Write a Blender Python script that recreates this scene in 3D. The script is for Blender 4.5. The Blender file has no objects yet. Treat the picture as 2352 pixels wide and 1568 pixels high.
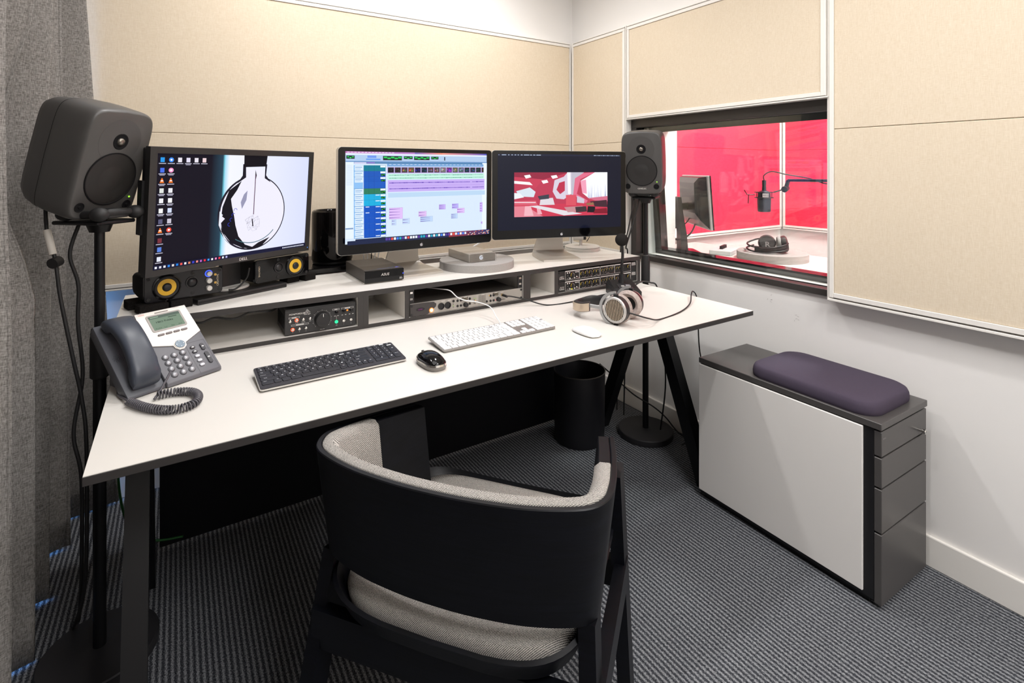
import bpy, bmesh, math, random
from mathutils import Matrix, Vector
SC = bpy.context.scene
COL = SC.collection
R = math.radians
V = Vector

# ---------------------------------------------------------------- camera
cam_d = bpy.data.cameras.new('camera')
cam = bpy.data.objects.new('camera', cam_d)
COL.objects.link(cam)
cam.location = (0, 0, 1.283)
cam.rotation_euler = (R(90), 0, -math.atan2(1200, 1864))
cam_d.sensor_width = 36
cam_d.lens = 1200 / 2352 * 36
cam_d.shift_y = -396 / 2352
cam_d.clip_start = 0.02
SC.camera = cam

# ---------------------------------------------------------------- view, world, lamps
SC.view_settings.view_transform = 'Standard'
SC.view_settings.look = 'None'
SC.view_settings.exposure = 0.1
SC.view_settings.gamma = 1.0
SC.view_settings.use_curve_mapping = False
SC.cycles.use_denoising = True
SC.cycles.max_bounces = 6
SC.cycles.diffuse_bounces = 4
SC.cycles.glossy_bounces = 3
SC.cycles.transmission_bounces = 3
SC.cycles.use_adaptive_sampling = True
SC.cycles.adaptive_threshold = 0.05
SC.cycles.caustics_reflective = False
SC.cycles.caustics_refractive = False
SC.cycles.sample_clamp_indirect = 6.0

wd = bpy.data.worlds.new('world')
SC.world = wd
wd.use_nodes = True
wd.node_tree.nodes['Background'].inputs[0].default_value = (0.16, 0.42, 1.0, 1)
wd.node_tree.nodes['Background'].inputs[1].default_value = 14.0


def lamp(name, loc, power, size, color=(1, 0.93, 0.85), target=None, spot=None, blend=0.6):
    if spot:
        d = bpy.data.lights.new(name, 'SPOT')
        d.spot_size = R(spot)
        d.spot_blend = blend
        d.shadow_soft_size = size
    else:
        d = bpy.data.lights.new(name, 'AREA')
        d.shape = 'DISK'
        d.size = size
    d.energy = power
    d.color = color
    o = bpy.data.objects.new(name, d)
    COL.objects.link(o)
    o.location = loc
    if target:
        o.rotation_euler = (V(target) - V(loc)).to_track_quat('-Z', 'Y').to_euler()
    return o


# two rows of small ceiling downlights in the control room, two wide added fills, one lamp and one added fill in the booth
LC = (1, 0.988, 0.98)
lamp('downlight_back_right', (1.29, 2.0, 2.66), 38, 0.05, LC, spot=150, blend=1.0)  #L0
lamp('downlight_back_left', (0.40, 2.0, 2.66), 36, 0.05, LC, spot=150, blend=1.0)  #L1
lamp('downlight_front_right', (1.29, 0.63, 2.66), 30, 0.05, LC, spot=150, blend=1.0)  #L2
lamp('downlight_front_left', (0.40, 0.63, 2.66), 24, 0.05, LC, spot=150, blend=1.0)  #L3
lamp('added_fill_rear', (0.8, -0.85, 2.66), 54, 1.1, LC)  #L4: unseen soft fill added behind the camera to lift the dark areas
lamp('added_fill_middle', (0.7, 1.2, 2.66), 9, 1.2, LC)  #L6: unseen diffuse fill added overhead to even out walls and soften shadows
lamp('booth_lamp', (3.1, 1.2, 2.6), 58, 0.6, LC)  #L5
lamp('added_fill_booth', (2.9, 0.25, 2.6), 32, 0.3, LC)  # unseen extra light, added to brighten the window reveal from the booth side


# ---------------------------------------------------------------- materials
def lin(c):
    r = []
    for v in c[:3]:
        v = v / 255.0
        r.append(v / 12.92 if v <= 0.04045 else ((v + 0.055) / 1.055) ** 2.4)
    return (r[0], r[1], r[2], 1)


MATS = {}


def mat(name, rgb=(200, 200, 200), rough=0.5, metal=0.0, spec=0.5, emit=None, estr=1.0, coat=0.0, bump=None, var=None, trans=0.0):
    """bump=(scale, strength, distance)   var=(scale, amount): colour variation by noise"""
    if name in MATS:
        return MATS[name]
    m = bpy.data.materials.new(name)
    m.use_nodes = True
    nt = m.node_tree
    b = nt.nodes['Principled BSDF']
    b.inputs['Base Color'].default_value = lin(rgb)
    b.inputs['Roughness'].default_value = rough
    b.inputs['Metallic'].default_value = metal
    b.inputs['Specular IOR Level'].default_value = spec
    if coat:
        b.inputs['Coat Weight'].default_value = coat
        b.inputs['Coat Roughness'].default_value = 0.03
    if trans:
        b.inputs['Transmission Weight'].default_value = trans
    if emit:
        b.inputs['Emission Color'].default_value = lin(emit)
        b.inputs['Emission Strength'].default_value = estr
    if bump or var:
        tc = nt.nodes.new('ShaderNodeTexCoord')
    if bump:
        n = nt.nodes.new('ShaderNodeTexNoise')
        n.inputs['Scale'].default_value = bump[0]
        n.inputs['Detail'].default_value = 3
        nt.links.new(tc.outputs['Object'], n.inputs['Vector'])
        bp = nt.nodes.new('ShaderNodeBump')
        bp.inputs['Strength'].default_value = bump[1]
        bp.inputs['Distance'].default_value = bump[2]
        nt.links.new(n.outputs['Fac'], bp.inputs['Height'])
        nt.links.new(bp.outputs['Normal'], b.inputs['Normal'])
    if var:
        n = nt.nodes.new('ShaderNodeTexNoise')
        n.inputs['Scale'].default_value = var[0]
        n.inputs['Detail'].default_value = 4
        nt.links.new(tc.outputs['Object'], n.inputs['Vector'])
        rp = nt.nodes.new('ShaderNodeValToRGB')
        c = lin(rgb)
        rp.color_ramp.elements[0].color = tuple(x * (1 - var[1]) for x in c[:3]) + (1,)
        rp.color_ramp.elements[1].color = tuple(min(1, x * (1 + var[1])) for x in c[:3]) + (1,)
        rp.color_ramp.elements[0].position = 0.3
        rp.color_ramp.elements[1].position = 0.7
        nt.links.new(n.outputs['Fac'], rp.inputs['Fac'])
        nt.links.new(rp.outputs['Color'], b.inputs['Base Color'])
    MATS[name] = m
    return m


def weave(name, rgb_a, rgb_b, sx, sy, sz, rough=0.9, strength=0.4, dist=0.0006, noise=60, mixn=0.5):
    """woven cloth: two crossed fine wave patterns plus noise, in object coordinates"""
    m = bpy.data.materials.new(name)
    m.use_nodes = True
    nt = m.node_tree
    b = nt.nodes['Principled BSDF']
    b.inputs['Roughness'].default_value = rough
    b.inputs['Specular IOR Level'].default_value = 0.2
    tc = nt.nodes.new('ShaderNodeTexCoord')
    mp = nt.nodes.new('ShaderNodeMapping')
    mp.inputs['Scale'].default_value = (sx, sy, sz)
    nt.links.new(tc.outputs['Object'], mp.inputs['Vector'])
    n1 = nt.nodes.new('ShaderNodeTexNoise')
    n1.inputs['Scale'].default_value = 1.0
    n1.inputs['Detail'].default_value = 2
    nt.links.new(mp.outputs['Vector'], n1.inputs['Vector'])
    mp2 = nt.nodes.new('ShaderNodeMapping')
    mp2.inputs['Scale'].default_value = (sz, sz, sx)
    nt.links.new(tc.outputs['Object'], mp2.inputs['Vector'])
    n2 = nt.nodes.new('ShaderNodeTexNoise')
    n2.inputs['Scale'].default_value = 1.0
    n2.inputs['Detail'].default_value = 2
    nt.links.new(mp2.outputs['Vector'], n2.inputs['Vector'])
    mx = nt.nodes.new('ShaderNodeMath')
    mx.operation = 'ADD'
    nt.links.new(n1.outputs['Fac'], mx.inputs[0])
    nt.links.new(n2.outputs['Fac'], mx.inputs[1])
    rp = nt.nodes.new('ShaderNodeValToRGB')
    mh = nt.nodes.new('ShaderNodeMath')
    mh.operation = 'MULTIPLY'
    mh.inputs[1].default_value = 0.5
    nt.links.new(mx.outputs[0], mh.inputs[0])
    rp.color_ramp.elements[0].position = 0.36
    rp.color_ramp.elements[1].position = 0.64
    rp.color_ramp.elements[0].color = lin(rgb_a)
    rp.color_ramp.elements[1].color = lin(rgb_b)
    nt.links.new(mh.outputs[0], rp.inputs['Fac'])
    nt.links.new(rp.outputs['Color'], b.inputs['Base Color'])
    bp = nt.nodes.new('ShaderNodeBump')
    bp.inputs['Strength'].default_value = strength
    bp.inputs['Distance'].default_value = dist
    nt.links.new(mh.outputs[0], bp.inputs['Height'])
    nt.links.new(bp.outputs['Normal'], b.inputs['Normal'])
    MATS[name] = m
    return m


def tweed(name, ca, cb, scale):
    """black and white basket weave cloth (checker of tiny threads)"""
    m = bpy.data.materials.new(name)
    m.use_nodes = True
    nt = m.node_tree
    b = nt.nodes['Principled BSDF']
    b.inputs['Roughness'].default_value = 0.95
    b.inputs['Specular IOR Level'].default_value = 0.15
    tc = nt.nodes.new('ShaderNodeTexCoord')
    sep = nt.nodes.new('ShaderNodeSeparateXYZ')
    nt.links.new(tc.outputs['Object'], sep.inputs[0])

    def mth(op, a, b=None):
        n = nt.nodes.new('ShaderNodeMath')
        n.operation = op
        for i, v in enumerate((a, b)):
            if v is None:
                continue
            if isinstance(v, (int, float)):
                n.inputs[i].default_value = v
            else:
                nt.links.new(v, n.inputs[i])
        return n.outputs[0]
    k = 2 * math.pi * scale
    X, Y, Z = sep.outputs
    u = mth('MULTIPLY', mth('ADD', X, mth('MULTIPLY', Z, 0.45)), k)
    w = mth('MULTIPLY', mth('ADD', Y, Z), k)
    f = mth('MULTIPLY', mth('SINE', u), mth('SINE', w))
    nz = nt.nodes.new('ShaderNodeTexNoise')
    nz.inputs['Scale'].default_value = 900
    nt.links.new(tc.outputs['Object'], nz.inputs['Vector'])
    f = mth('ADD', mth('MULTIPLY', f, 0.5), nz.outputs['Fac'])
    rp = nt.nodes.new('ShaderNodeValToRGB')
    rp.color_ramp.elements[0].position = 0.24
    rp.color_ramp.elements[1].position = 0.74
    rp.color_ramp.elements[0].color = lin(ca)
    rp.color_ramp.elements[1].color = lin(cb)
    nt.links.new(f, rp.inputs['Fac'])
    nt.links.new(rp.outputs['Color'], b.inputs['Base Color'])
    bp = nt.nodes.new('ShaderNodeBump')
    bp.inputs['Strength'].default_value = 0.5
    bp.inputs['Distance'].default_value = 0.001
    nt.links.new(f, bp.inputs['Height'])
    nt.links.new(bp.outputs['Normal'], b.inputs['Normal'])
    MATS[name] = m
    return m


def carpet(name):
    m = bpy.data.materials.new(name)
    m.use_nodes = True
    nt = m.node_tree
    L = nt.links.new
    b = nt.nodes['Principled BSDF']
    b.inputs['Roughness'].default_value = 1.0
    b.inputs['Specular IOR Level'].default_value = 0.1
    tc = nt.nodes.new('ShaderNodeTexCoord')
    w = nt.nodes.new('ShaderNodeTexWave')
    w.wave_type = 'BANDS'
    w.bands_direction = 'X'
    w.inputs['Scale'].default_value = 23.0
    w.inputs['Distortion'].default_value = 1.2
    w.inputs['Detail'].default_value = 2
    w.inputs['Detail Scale'].default_value = 8
    L(tc.outputs['Object'], w.inputs['Vector'])
    mp = nt.nodes.new('ShaderNodeMapping')
    mp.inputs['Scale'].default_value = (420, 190, 1)
    L(tc.outputs['Object'], mp.inputs['Vector'])
    n = nt.nodes.new('ShaderNodeTexNoise')
    n.inputs['Scale'].default_value = 1.0
    n.inputs['Detail'].default_value = 3
    L(mp.outputs['Vector'], n.inputs['Vector'])
    mul = nt.nodes.new('ShaderNodeMath')
    mul.operation = 'MULTIPLY_ADD'
    mul.inputs[1].default_value = 0.30
    L(w.outputs['Fac'], mul.inputs[0])
    ma = nt.nodes.new('ShaderNodeMath')
    ma.operation = 'MULTIPLY'
    ma.inputs[1].default_value = 0.90
    L(n.outputs['Fac'], ma.inputs[0])
    L(ma.outputs[0], mul.inputs[2])
    rp = nt.nodes.new('ShaderNodeValToRGB')
    e = rp.color_ramp.elements
    e[0].position = 0.30
    e[0].color = lin((27, 29, 34))
    e[1].position = 0.80
    e[1].color = lin((152, 154, 158))
    mid = e.new(0.55)
    mid.color = lin((72, 74, 80))
    L(mul.outputs[0], rp.inputs['Fac'])
    L(rp.outputs['Color'], b.inputs['Base Color'])
    bp = nt.nodes.new('ShaderNodeBump')
    bp.inputs['Strength'].default_value = 0.8
    bp.inputs['Distance'].default_value = 0.004
    L(mul.outputs[0], bp.inputs['Height'])
    L(bp.outputs['Normal'], b.inputs['Normal'])
    MATS[name] = m
    return m


def wood_black(name):
    m = bpy.data.materials.new(name)
    m.use_nodes = True
    nt = m.node_tree
    L = nt.links.new
    b = nt.nodes['Principled BSDF']
    b.inputs['Roughness'].default_value = 0.45
    b.inputs['Specular IOR Level'].default_value = 0.3
    tc = nt.nodes.new('ShaderNodeTexCoord')
    mp = nt.nodes.new('ShaderNodeMapping')
    mp.inputs['Scale'].default_value = (12, 12, 160)
    L(tc.outputs['Object'], mp.inputs['Vector'])
    n = nt.nodes.new('ShaderNodeTexNoise')
    n.inputs['Scale'].default_value = 1.0
    n.inputs['Detail'].default_value = 6
    n.inputs['Distortion'].default_value = 0.5
    L(mp.outputs['Vector'], n.inputs['Vector'])
    rp = nt.nodes.new('ShaderNodeValToRGB')
    rp.color_ramp.elements[0].position = 0.35
    rp.color_ramp.elements[1].position = 0.8
    rp.color_ramp.elements[0].color = lin((3, 4, 8))
    rp.color_ramp.elements[1].color = lin((11, 13, 22))
    L(n.outputs['Fac'], rp.inputs['Fac'])
    L(rp.outputs['Color'], b.inputs['Base Color'])
    bp = nt.nodes.new('ShaderNodeBump')
    bp.inputs['Strength'].default_value = 0.25
    bp.inputs['Distance'].default_value = 0.0006
    L(n.outputs['Fac'], bp.inputs['Height'])
    L(bp.outputs['Normal'], b.inputs['Normal'])
    MATS[name] = m
    return m


def print_mat(name, emission=0.0, rough=0.4, spec=0.5):
    """flat print or screen: colour from the mesh's colour attribute"""
    m = bpy.data.materials.new(name)
    m.use_nodes = True
    nt = m.node_tree
    b = nt.nodes['Principled BSDF']
    b.inputs['Roughness'].default_value = rough
    b.inputs['Specular IOR Level'].default_value = spec
    a = nt.nodes.new('ShaderNodeVertexColor')
    a.layer_name = 'Col'
    if emission:
        b.inputs['Base Color'].default_value = (0.004, 0.004, 0.005, 1)
        nt.links.new(a.outputs['Color'], b.inputs['Emission Color'])
        b.inputs['Emission Strength'].default_value = emission
    else:
        nt.links.new(a.outputs['Color'], b.inputs['Base Color'])
    MATS[name] = m
    return m


def glass(name):
    """window glass: fresnel mix of clear transparency and mirror"""
    m = bpy.data.materials.new(name)
    m.use_nodes = True
    nt = m.node_tree
    nt.nodes.remove(nt.nodes['Principled BSDF'])
    out = nt.nodes['Material Output']
    t = nt.nodes.new('ShaderNodeBsdfTransparent')
    t.inputs[0].default_value = (0.95, 0.97, 0.96, 1)
    g = nt.nodes.new('ShaderNodeBsdfGlossy')
    g.inputs['Roughness'].default_value = 0.0
    ge = nt.nodes.new('ShaderNodeNewGeometry')
    dt = nt.nodes.new('ShaderNodeVectorMath')
    dt.operation = 'DOT_PRODUCT'
    nt.links.new(ge.outputs['Normal'], dt.inputs[0])
    nt.links.new(ge.outputs['Incoming'], dt.inputs[1])

    def mth(op, a, b=None):
        n = nt.nodes.new('ShaderNodeMath')
        n.operation = op
        for i, v in enumerate((a, b)):
            if isinstance(v, (int, float)):
                n.inputs[i].default_value = v
            elif v is not None:
                nt.links.new(v, n.inputs[i])
        return n
    ab = mth('ABSOLUTE', dt.outputs['Value'])
    f = mth('ADD', mth('MULTIPLY', mth('POWER', mth('SUBTRACT', 1.0, ab.outputs[0]).outputs[0], 5.0).outputs[0], 0.95).outputs[0], 0.04)
    mx = nt.nodes.new('ShaderNodeMixShader')
    nt.links.new(f.outputs[0], mx.inputs[0])
    nt.links.new(t.outputs[0], mx.inputs[1])
    nt.links.new(g.outputs[0], mx.inputs[2])
    nt.links.new(mx.outputs[0], out.inputs['Surface'])
    MATS[name] = m
    return m


WALL = mat('white_wall', (246, 243, 240), 0.85, spec=0.2, bump=(220, 0.05, 0.001))
TRIM = mat('white_trim', (246, 242, 236), 0.45)
GAP = mat('grey_gap', (120, 116, 110), 0.7)
BEIGE = weave('beige_fabric', (224, 207, 182), (237, 223, 202), 900, 900, 60, strength=0.15, dist=0.0003)
RED = weave('red_fabric', (226, 52, 84), (240, 72, 102), 500, 500, 60, strength=0.1, dist=0.0003)
CURT = weave('curtain_cloth', (96, 92, 89), (164, 160, 156), 700, 700, 90, strength=0.35, dist=0.0006)
CARPET = carpet('ribbed_carpet')
BLACKWOOD = wood_black('black_stained_wood')
TWEED = tweed('grey_tweed', (14, 14, 14), (206, 201, 195), 290)
LAMI = mat('white_laminate', (222, 218, 212), 0.38)
EDGE = mat('dark_edge_band', (48, 45, 44), 0.5)
BLACKMETAL = mat('black_metal', (13, 13, 16), 0.45, spec=0.35)
BLACKPANEL = mat('black_panel', (10, 10, 15), 0.6, spec=0.2)
BLACKPL = mat('black_plastic', (24, 23, 25), 0.45)
MATTEBLACK = mat('matte_black', (18, 17, 19), 0.8, spec=0.2)
GLOSSBLACK = mat('gloss_black', (7, 7, 9), 0.08, spec=0.35)
DARKGREY = mat('dark_grey_shell', (76, 74, 73), 0.42, bump=(900, 0.08, 0.0003))
RUBBER = mat('black_rubber', (26, 25, 26), 0.6)
ALU = mat('brushed_aluminium', (205, 203, 199), 0.32, metal=0.85)
SILVER = mat('silver_plastic', (206, 203, 198), 0.35, metal=0.25)
CHROME = mat('chrome', (220, 218, 214), 0.12, metal=1.0)
FOAM = mat('grey_foam', (164, 160, 157), 0.95, spec=0.1, bump=(1200, 0.5, 0.001), var=(900, 0.25))
BLACKFOAM = mat('black_foam', (34, 32, 31), 1.0, spec=0.05, bump=(700, 0.9, 0.002), var=(700, 0.7))
WHITEPL = mat('white_plastic', (240, 240, 240), 0.3)
PHONEGREY = mat('phone_grey', (98, 98, 104), 0.45, bump=(1500, 0.1, 0.0003))
HANDSET = mat('handset_blue_grey', (60, 65, 76), 0.38, bump=(2200, 0.12, 0.0002))
YELLOW = mat('yellow_cone', (226, 178, 45), 0.5)
ORANGE = mat('orange_light', (255, 120, 20), 0.4, emit=(255, 130, 30), estr=1.2)
REDLED = mat('red_light', (255, 80, 60), 0.4, emit=(255, 70, 50), estr=1.0)
GREENLED = mat('green_light', (150, 255, 60), 0.4, emit=(160, 255, 60), estr=1.3)
BLUELED = mat('blue_light', (60, 90, 255), 0.4, emit=(60, 90, 255), estr=1.3)
CUSHION = mat('plum_cushion_cloth', (74, 66, 80), 0.95, spec=0.15, bump=(1400, 0.4, 0.0006), var=(1600, 0.2))
PRINT = print_mat('printed_marks')
SCREEN = print_mat('bright_screen', 1.0, 0.12, 0.2)
SCREENMAT = print_mat('matte_screen', 1.0, 0.6, 0.08)
GLASS = glass('clear_glass')
FELT = mat('grey_felt', (150, 150, 150), 1.0, spec=0.1, var=(250, 0.35), bump=(500, 0.4, 0.001))
CABWHITE = mat('cabinet_white', (245, 241, 237), 0.45)
CABBLACK = mat('cabinet_black', (78, 75, 74), 0.36)
CABCARCASS = mat('cabinet_carcass', (20, 19, 22), 0.5)
REVEAL = mat('reveal_grey', (236, 238, 236), 0.6)
FRAMEDK = mat('dark_window_frame', (52, 48, 46), 0.4)
FRAMEGL = mat('gloss_frame', (20, 20, 22), 0.08, spec=0.7)
LEATHER = mat('black_leather', (38, 37, 38), 0.5, bump=(500, 0.3, 0.0006))
VELOUR = mat('grey_velour', (176, 162, 156), 0.95, spec=0.1, var=(120, 0.15), bump=(120, 0.4, 0.003))
CHAMP = mat('champagne_metal', (205, 188, 168), 0.28, metal=0.8)
GREYCUP = mat('grey_metal_yoke', (168, 168, 168), 0.35, metal=0.5)


# ---------------------------------------------------------------- mesh helpers
def obj(name, bm, m, parent=None, smooth=False, loc=None, rotz=None):
    me = bpy.data.meshes.new(name)
    bmesh.ops.recalc_face_normals(bm, faces=bm.faces[:])
    bm.to_mesh(me)
    bm.free()
    if m is not None:
        me.materials.append(m)
    if smooth:
        for p in me.polygons:
            p.use_smooth = True
        if smooth != 'all':
            try:
                me.set_sharp_from_angle(angle=R(smooth if smooth is not True else 40))
            except Exception:
                pass
    o = bpy.data.objects.new(name, me)
    COL.objects.link(o)
    if parent:
        o.parent = parent
    if loc:
        o.location = loc
    if rotz is not None:
        o.rotation_euler = (0, 0, rotz)
    return o


def tag(o, label, cat=None, group=None):
    o['label'] = label
    if cat:
        o['category'] = cat
    if group:
        o['group'] = group
    return o


def thing(name, label, cat, loc=(0, 0, 0), rotz=0.0, group=None):
    o = bpy.data.objects.new(name, None)
    o.empty_display_size = 0.05
    COL.objects.link(o)
    o.location = loc
    o.rotation_euler = (0, 0, rotz)
    return tag(o, label, cat, group)


def struct(o):
    o['kind'] = 'structure'
    return o


def copy_tree(o, parent=None):
    c = o.copy()
    COL.objects.link(c)
    c.parent = parent
    for ch in o.children:
        copy_tree(ch, c)
    return c


def B():
    return bmesh.new()


def box(bm, x0, x1, y0, y1, z0, z1, bev=0.0, seg=2, M=None):
    T = Matrix.Translation(((x0 + x1) / 2, (y0 + y1) / 2, (z0 + z1) / 2)) @ Matrix.Diagonal((abs(x1 - x0), abs(y1 - y0), abs(z1 - z0), 1))
    r = bmesh.ops.create_cube(bm, size=1.0, matrix=T)
    vs = r['verts']
    if bev > 0:
        es = list({e for v in vs for e in v.link_edges})
        rr = bmesh.ops.bevel(bm, geom=es, offset=bev, segments=seg, profile=0.5, affect='EDGES')
        vs = list({v for f in rr['faces'] for v in f.verts} | {v for v in vs if v.is_valid})
        if M is not None:
            fs = set()
            stack = list(vs)
            seen = set(vs)
            while stack:
                v = stack.pop()
                for e in v.link_edges:
                    w = e.other_vert(v)
                    if w not in seen:
                        seen.add(w)
                        stack.append(w)
            vs = list(seen)
    if M is not None:
        bmesh.ops.transform(bm, matrix=M, verts=vs)
    return bm


def loft(bm, loops, cap=True, closed=True, M=None):
    """loops: list of equal length point lists"""
    rows = []
    for lp in loops:
        rows.append([bm.verts.new(M @ V(p) if M is not None else V(p)) for p in lp])
    n = len(rows[0])
    for a, b in zip(rows[:-1], rows[1:]):
        for i in range(n if closed else n - 1):
            j = (i + 1) % n
            try:
                bm.faces.new((a[i], a[j], b[j], b[i]))
            except ValueError:
                pass
    if cap and closed:
        for rw_ in (rows[0], rows[-1]):
            try:
                bm.faces.new(rw_)
            except ValueError:
                pass
    return bm


def circ(r, z, n=32, ry=None, cx=0.0, cy=0.0):
    ry = r if ry is None else ry
    return [(cx + r * math.cos(2 * math.pi * i / n), cy + ry * math.sin(2 * math.pi * i / n), z) for i in range(n)]


def lathe(bm, prof, n=32, M=None, cap=True):
    return loft(bm, [circ(max(r, 1e-5), z, n) for r, z in prof], cap=cap, M=M)


def cyl(bm, p0, p1, r0, r1=None, n=16):
    r1 = r0 if r1 is None else r1
    p0, p1 = V(p0), V(p1)
    q = (p1 - p0).to_track_quat('Z', 'Y').to_matrix().to_4x4()
    M = Matrix.Translation(p0) @ q
    return loft(bm, [circ(r0, 0, n), circ(r1, (p1 - p0).length, n)], M=M)


def catmull(pts, k=6, closed=False):
    P = [V(p) for p in pts]
    out = []
    n = len(P)
    rng = range(n if closed else n - 1)
    for i in rng:
        if closed:
            p0, p1, p2, p3 = P[(i - 1) % n], P[i], P[(i + 1) % n], P[(i + 2) % n]
        else:
            p0, p1, p2, p3 = P[max(i - 1, 0)], P[i], P[i + 1], P[min(i + 2, n - 1)]
        for s in range(k):
            t = s / k
            out.append(0.5 * ((2 * p1) + (p2 - p0) * t + (2 * p0 - 5 * p1 + 4 * p2 - p3) * t * t + (3 * p1 - p0 - 3 * p2 + p3) * t ** 3))
    if not closed:
        out.append(P[-1])
    return out


def tube(bm, pts, r, n=8, k=6, closed=False, smooth=True):
    P = catmull(pts, k, closed) if smooth else [V(p) for p in pts]
    N = len(P)
    loops = []
    prev = None
    for i in range(N):
        if closed:
            t = (P[(i + 1) % N] - P[i - 1])
        else:
            t = P[min(i + 1, N - 1)] - P[max(i - 1, 0)]
        if t.length < 1e-9:
            t = V((0, 0, 1))
        t.normalize()
        if prev is None:
            prev = t.orthogonal().normalized()
        prev = (prev - t * prev.dot(t))
        if prev.length < 1e-6:
            prev = t.orthogonal()
        prev.normalize()
        bi = t.cross(prev)
        rr = r(i / max(1, N - 1)) if callable(r) else r
        loops.append([P[i] + prev * rr * math.cos(2 * math.pi * a / n) + bi * rr * math.sin(2 * math.pi * a / n) for a in range(n)])
    if closed:
        loops.append(loops[0])
        loft(bm, loops, cap=False)
        bmesh.ops.remove_doubles(bm, verts=bm.verts[:], dist=1e-6)
    else:
        loft(bm, loops)
    return bm


def rrect(w, h, r, n=5, cx=0.0, cy=0.0):
    pts = []
    for sx, sy, a0 in ((1, 1, 0), (-1, 1, 90), (-1, -1, 180), (1, -1, 270)):
        for i in range(n + 1):
            a = R(a0 + 90 * i / n)
            pts.append((cx + sx * (w / 2 - r) + r * math.cos(a), cy + sy * (h / 2 - r) + r * math.sin(a)))
    return pts


def prism(bm, pts, h0, h1, M=None, inset=0.0):
    """extrude a 2d outline (x, y) between z=h0 and z=h1; inset rounds the top edge a little"""
    loops = [[(x, y, h0) for x, y in pts]]
    if inset:
        cx = sum(p[0] for p in pts) / len(pts)
        cy = sum(p[1] for p in pts) / len(pts)
        loops.append([(x, y, h1 - inset) for x, y in pts])
        dmax = max(max(abs(p[0] - cx), abs(p[1] - cy)) for p in pts)
        hx = max(abs(p[0] - cx) for p in pts)
        hy = max(abs(p[1] - cy) for p in pts)
        loops.append([(cx + (x - cx) * (1 - inset / hx), cy + (y - cy) * (1 - inset / hy), h1) for x, y in pts])
    else:
        loops.append([(x, y, h1) for x, y in pts])
    return loft(bm, loops, M=M)


def superell(w, h, n=40, p=5.0):
    pts = []
    for i in range(n):
        a = 2 * math.pi * i / n
        c, s = math.cos(a), math.sin(a)
        pts.append((w / 2 * math.copysign(abs(c) ** (2 / p), c), h / 2 * math.copysign(abs(s) ** (2 / p), s)))
    return pts


# x right, y up on the face -> object (x, -depth, z): stands a face up facing -y
STAND = Matrix(((1, 0, 0, 0), (0, 0, -1, 0), (0, 1, 0, 0), (0, 0, 0, 1)))


def T(x, y, z):
    return Matrix.Translation((x, y, z))


def RX(a):
    return Matrix.Rotation(a, 4, 'X')


def RY(a):
    return Matrix.Rotation(a, 4, 'Y')


def RZ_(a):
    return Matrix.Rotation(a, 4, 'Z')


# ---------------------------------------------------------------- flat print
TEXTS = {}


def text_geo(s):
    if s not in TEXTS:
        cu = bpy.data.curves.new('t', 'FONT')
        cu.body = s
        cu.size = 1.0
        cu.resolution_u = 2
        cu.align_x = 'CENTER'
        cu.align_y = 'CENTER'
        o = bpy.data.objects.new('t', cu)
        me = bpy.data.meshes.new_from_object(o)
        vs = [(v.co.x, v.co.y) for v in me.vertices]
        fs = [tuple(p.vertices) for p in me.polygons]
        bpy.data.objects.remove(o)
        bpy.data.curves.remove(cu)
        bpy.data.meshes.remove(me)
        x0 = min((v[0] for v in vs), default=0)
        x1 = max((v[0] for v in vs), default=1)
        y0 = min((v[1] for v in vs), default=0)
        y1 = max((v[1] for v in vs), default=1)
        TEXTS[s] = (vs, fs, (x0 + x1) / 2, (y0 + y1) / 2, x1 - x0, y1 - y0)
    return TEXTS[s]


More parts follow.
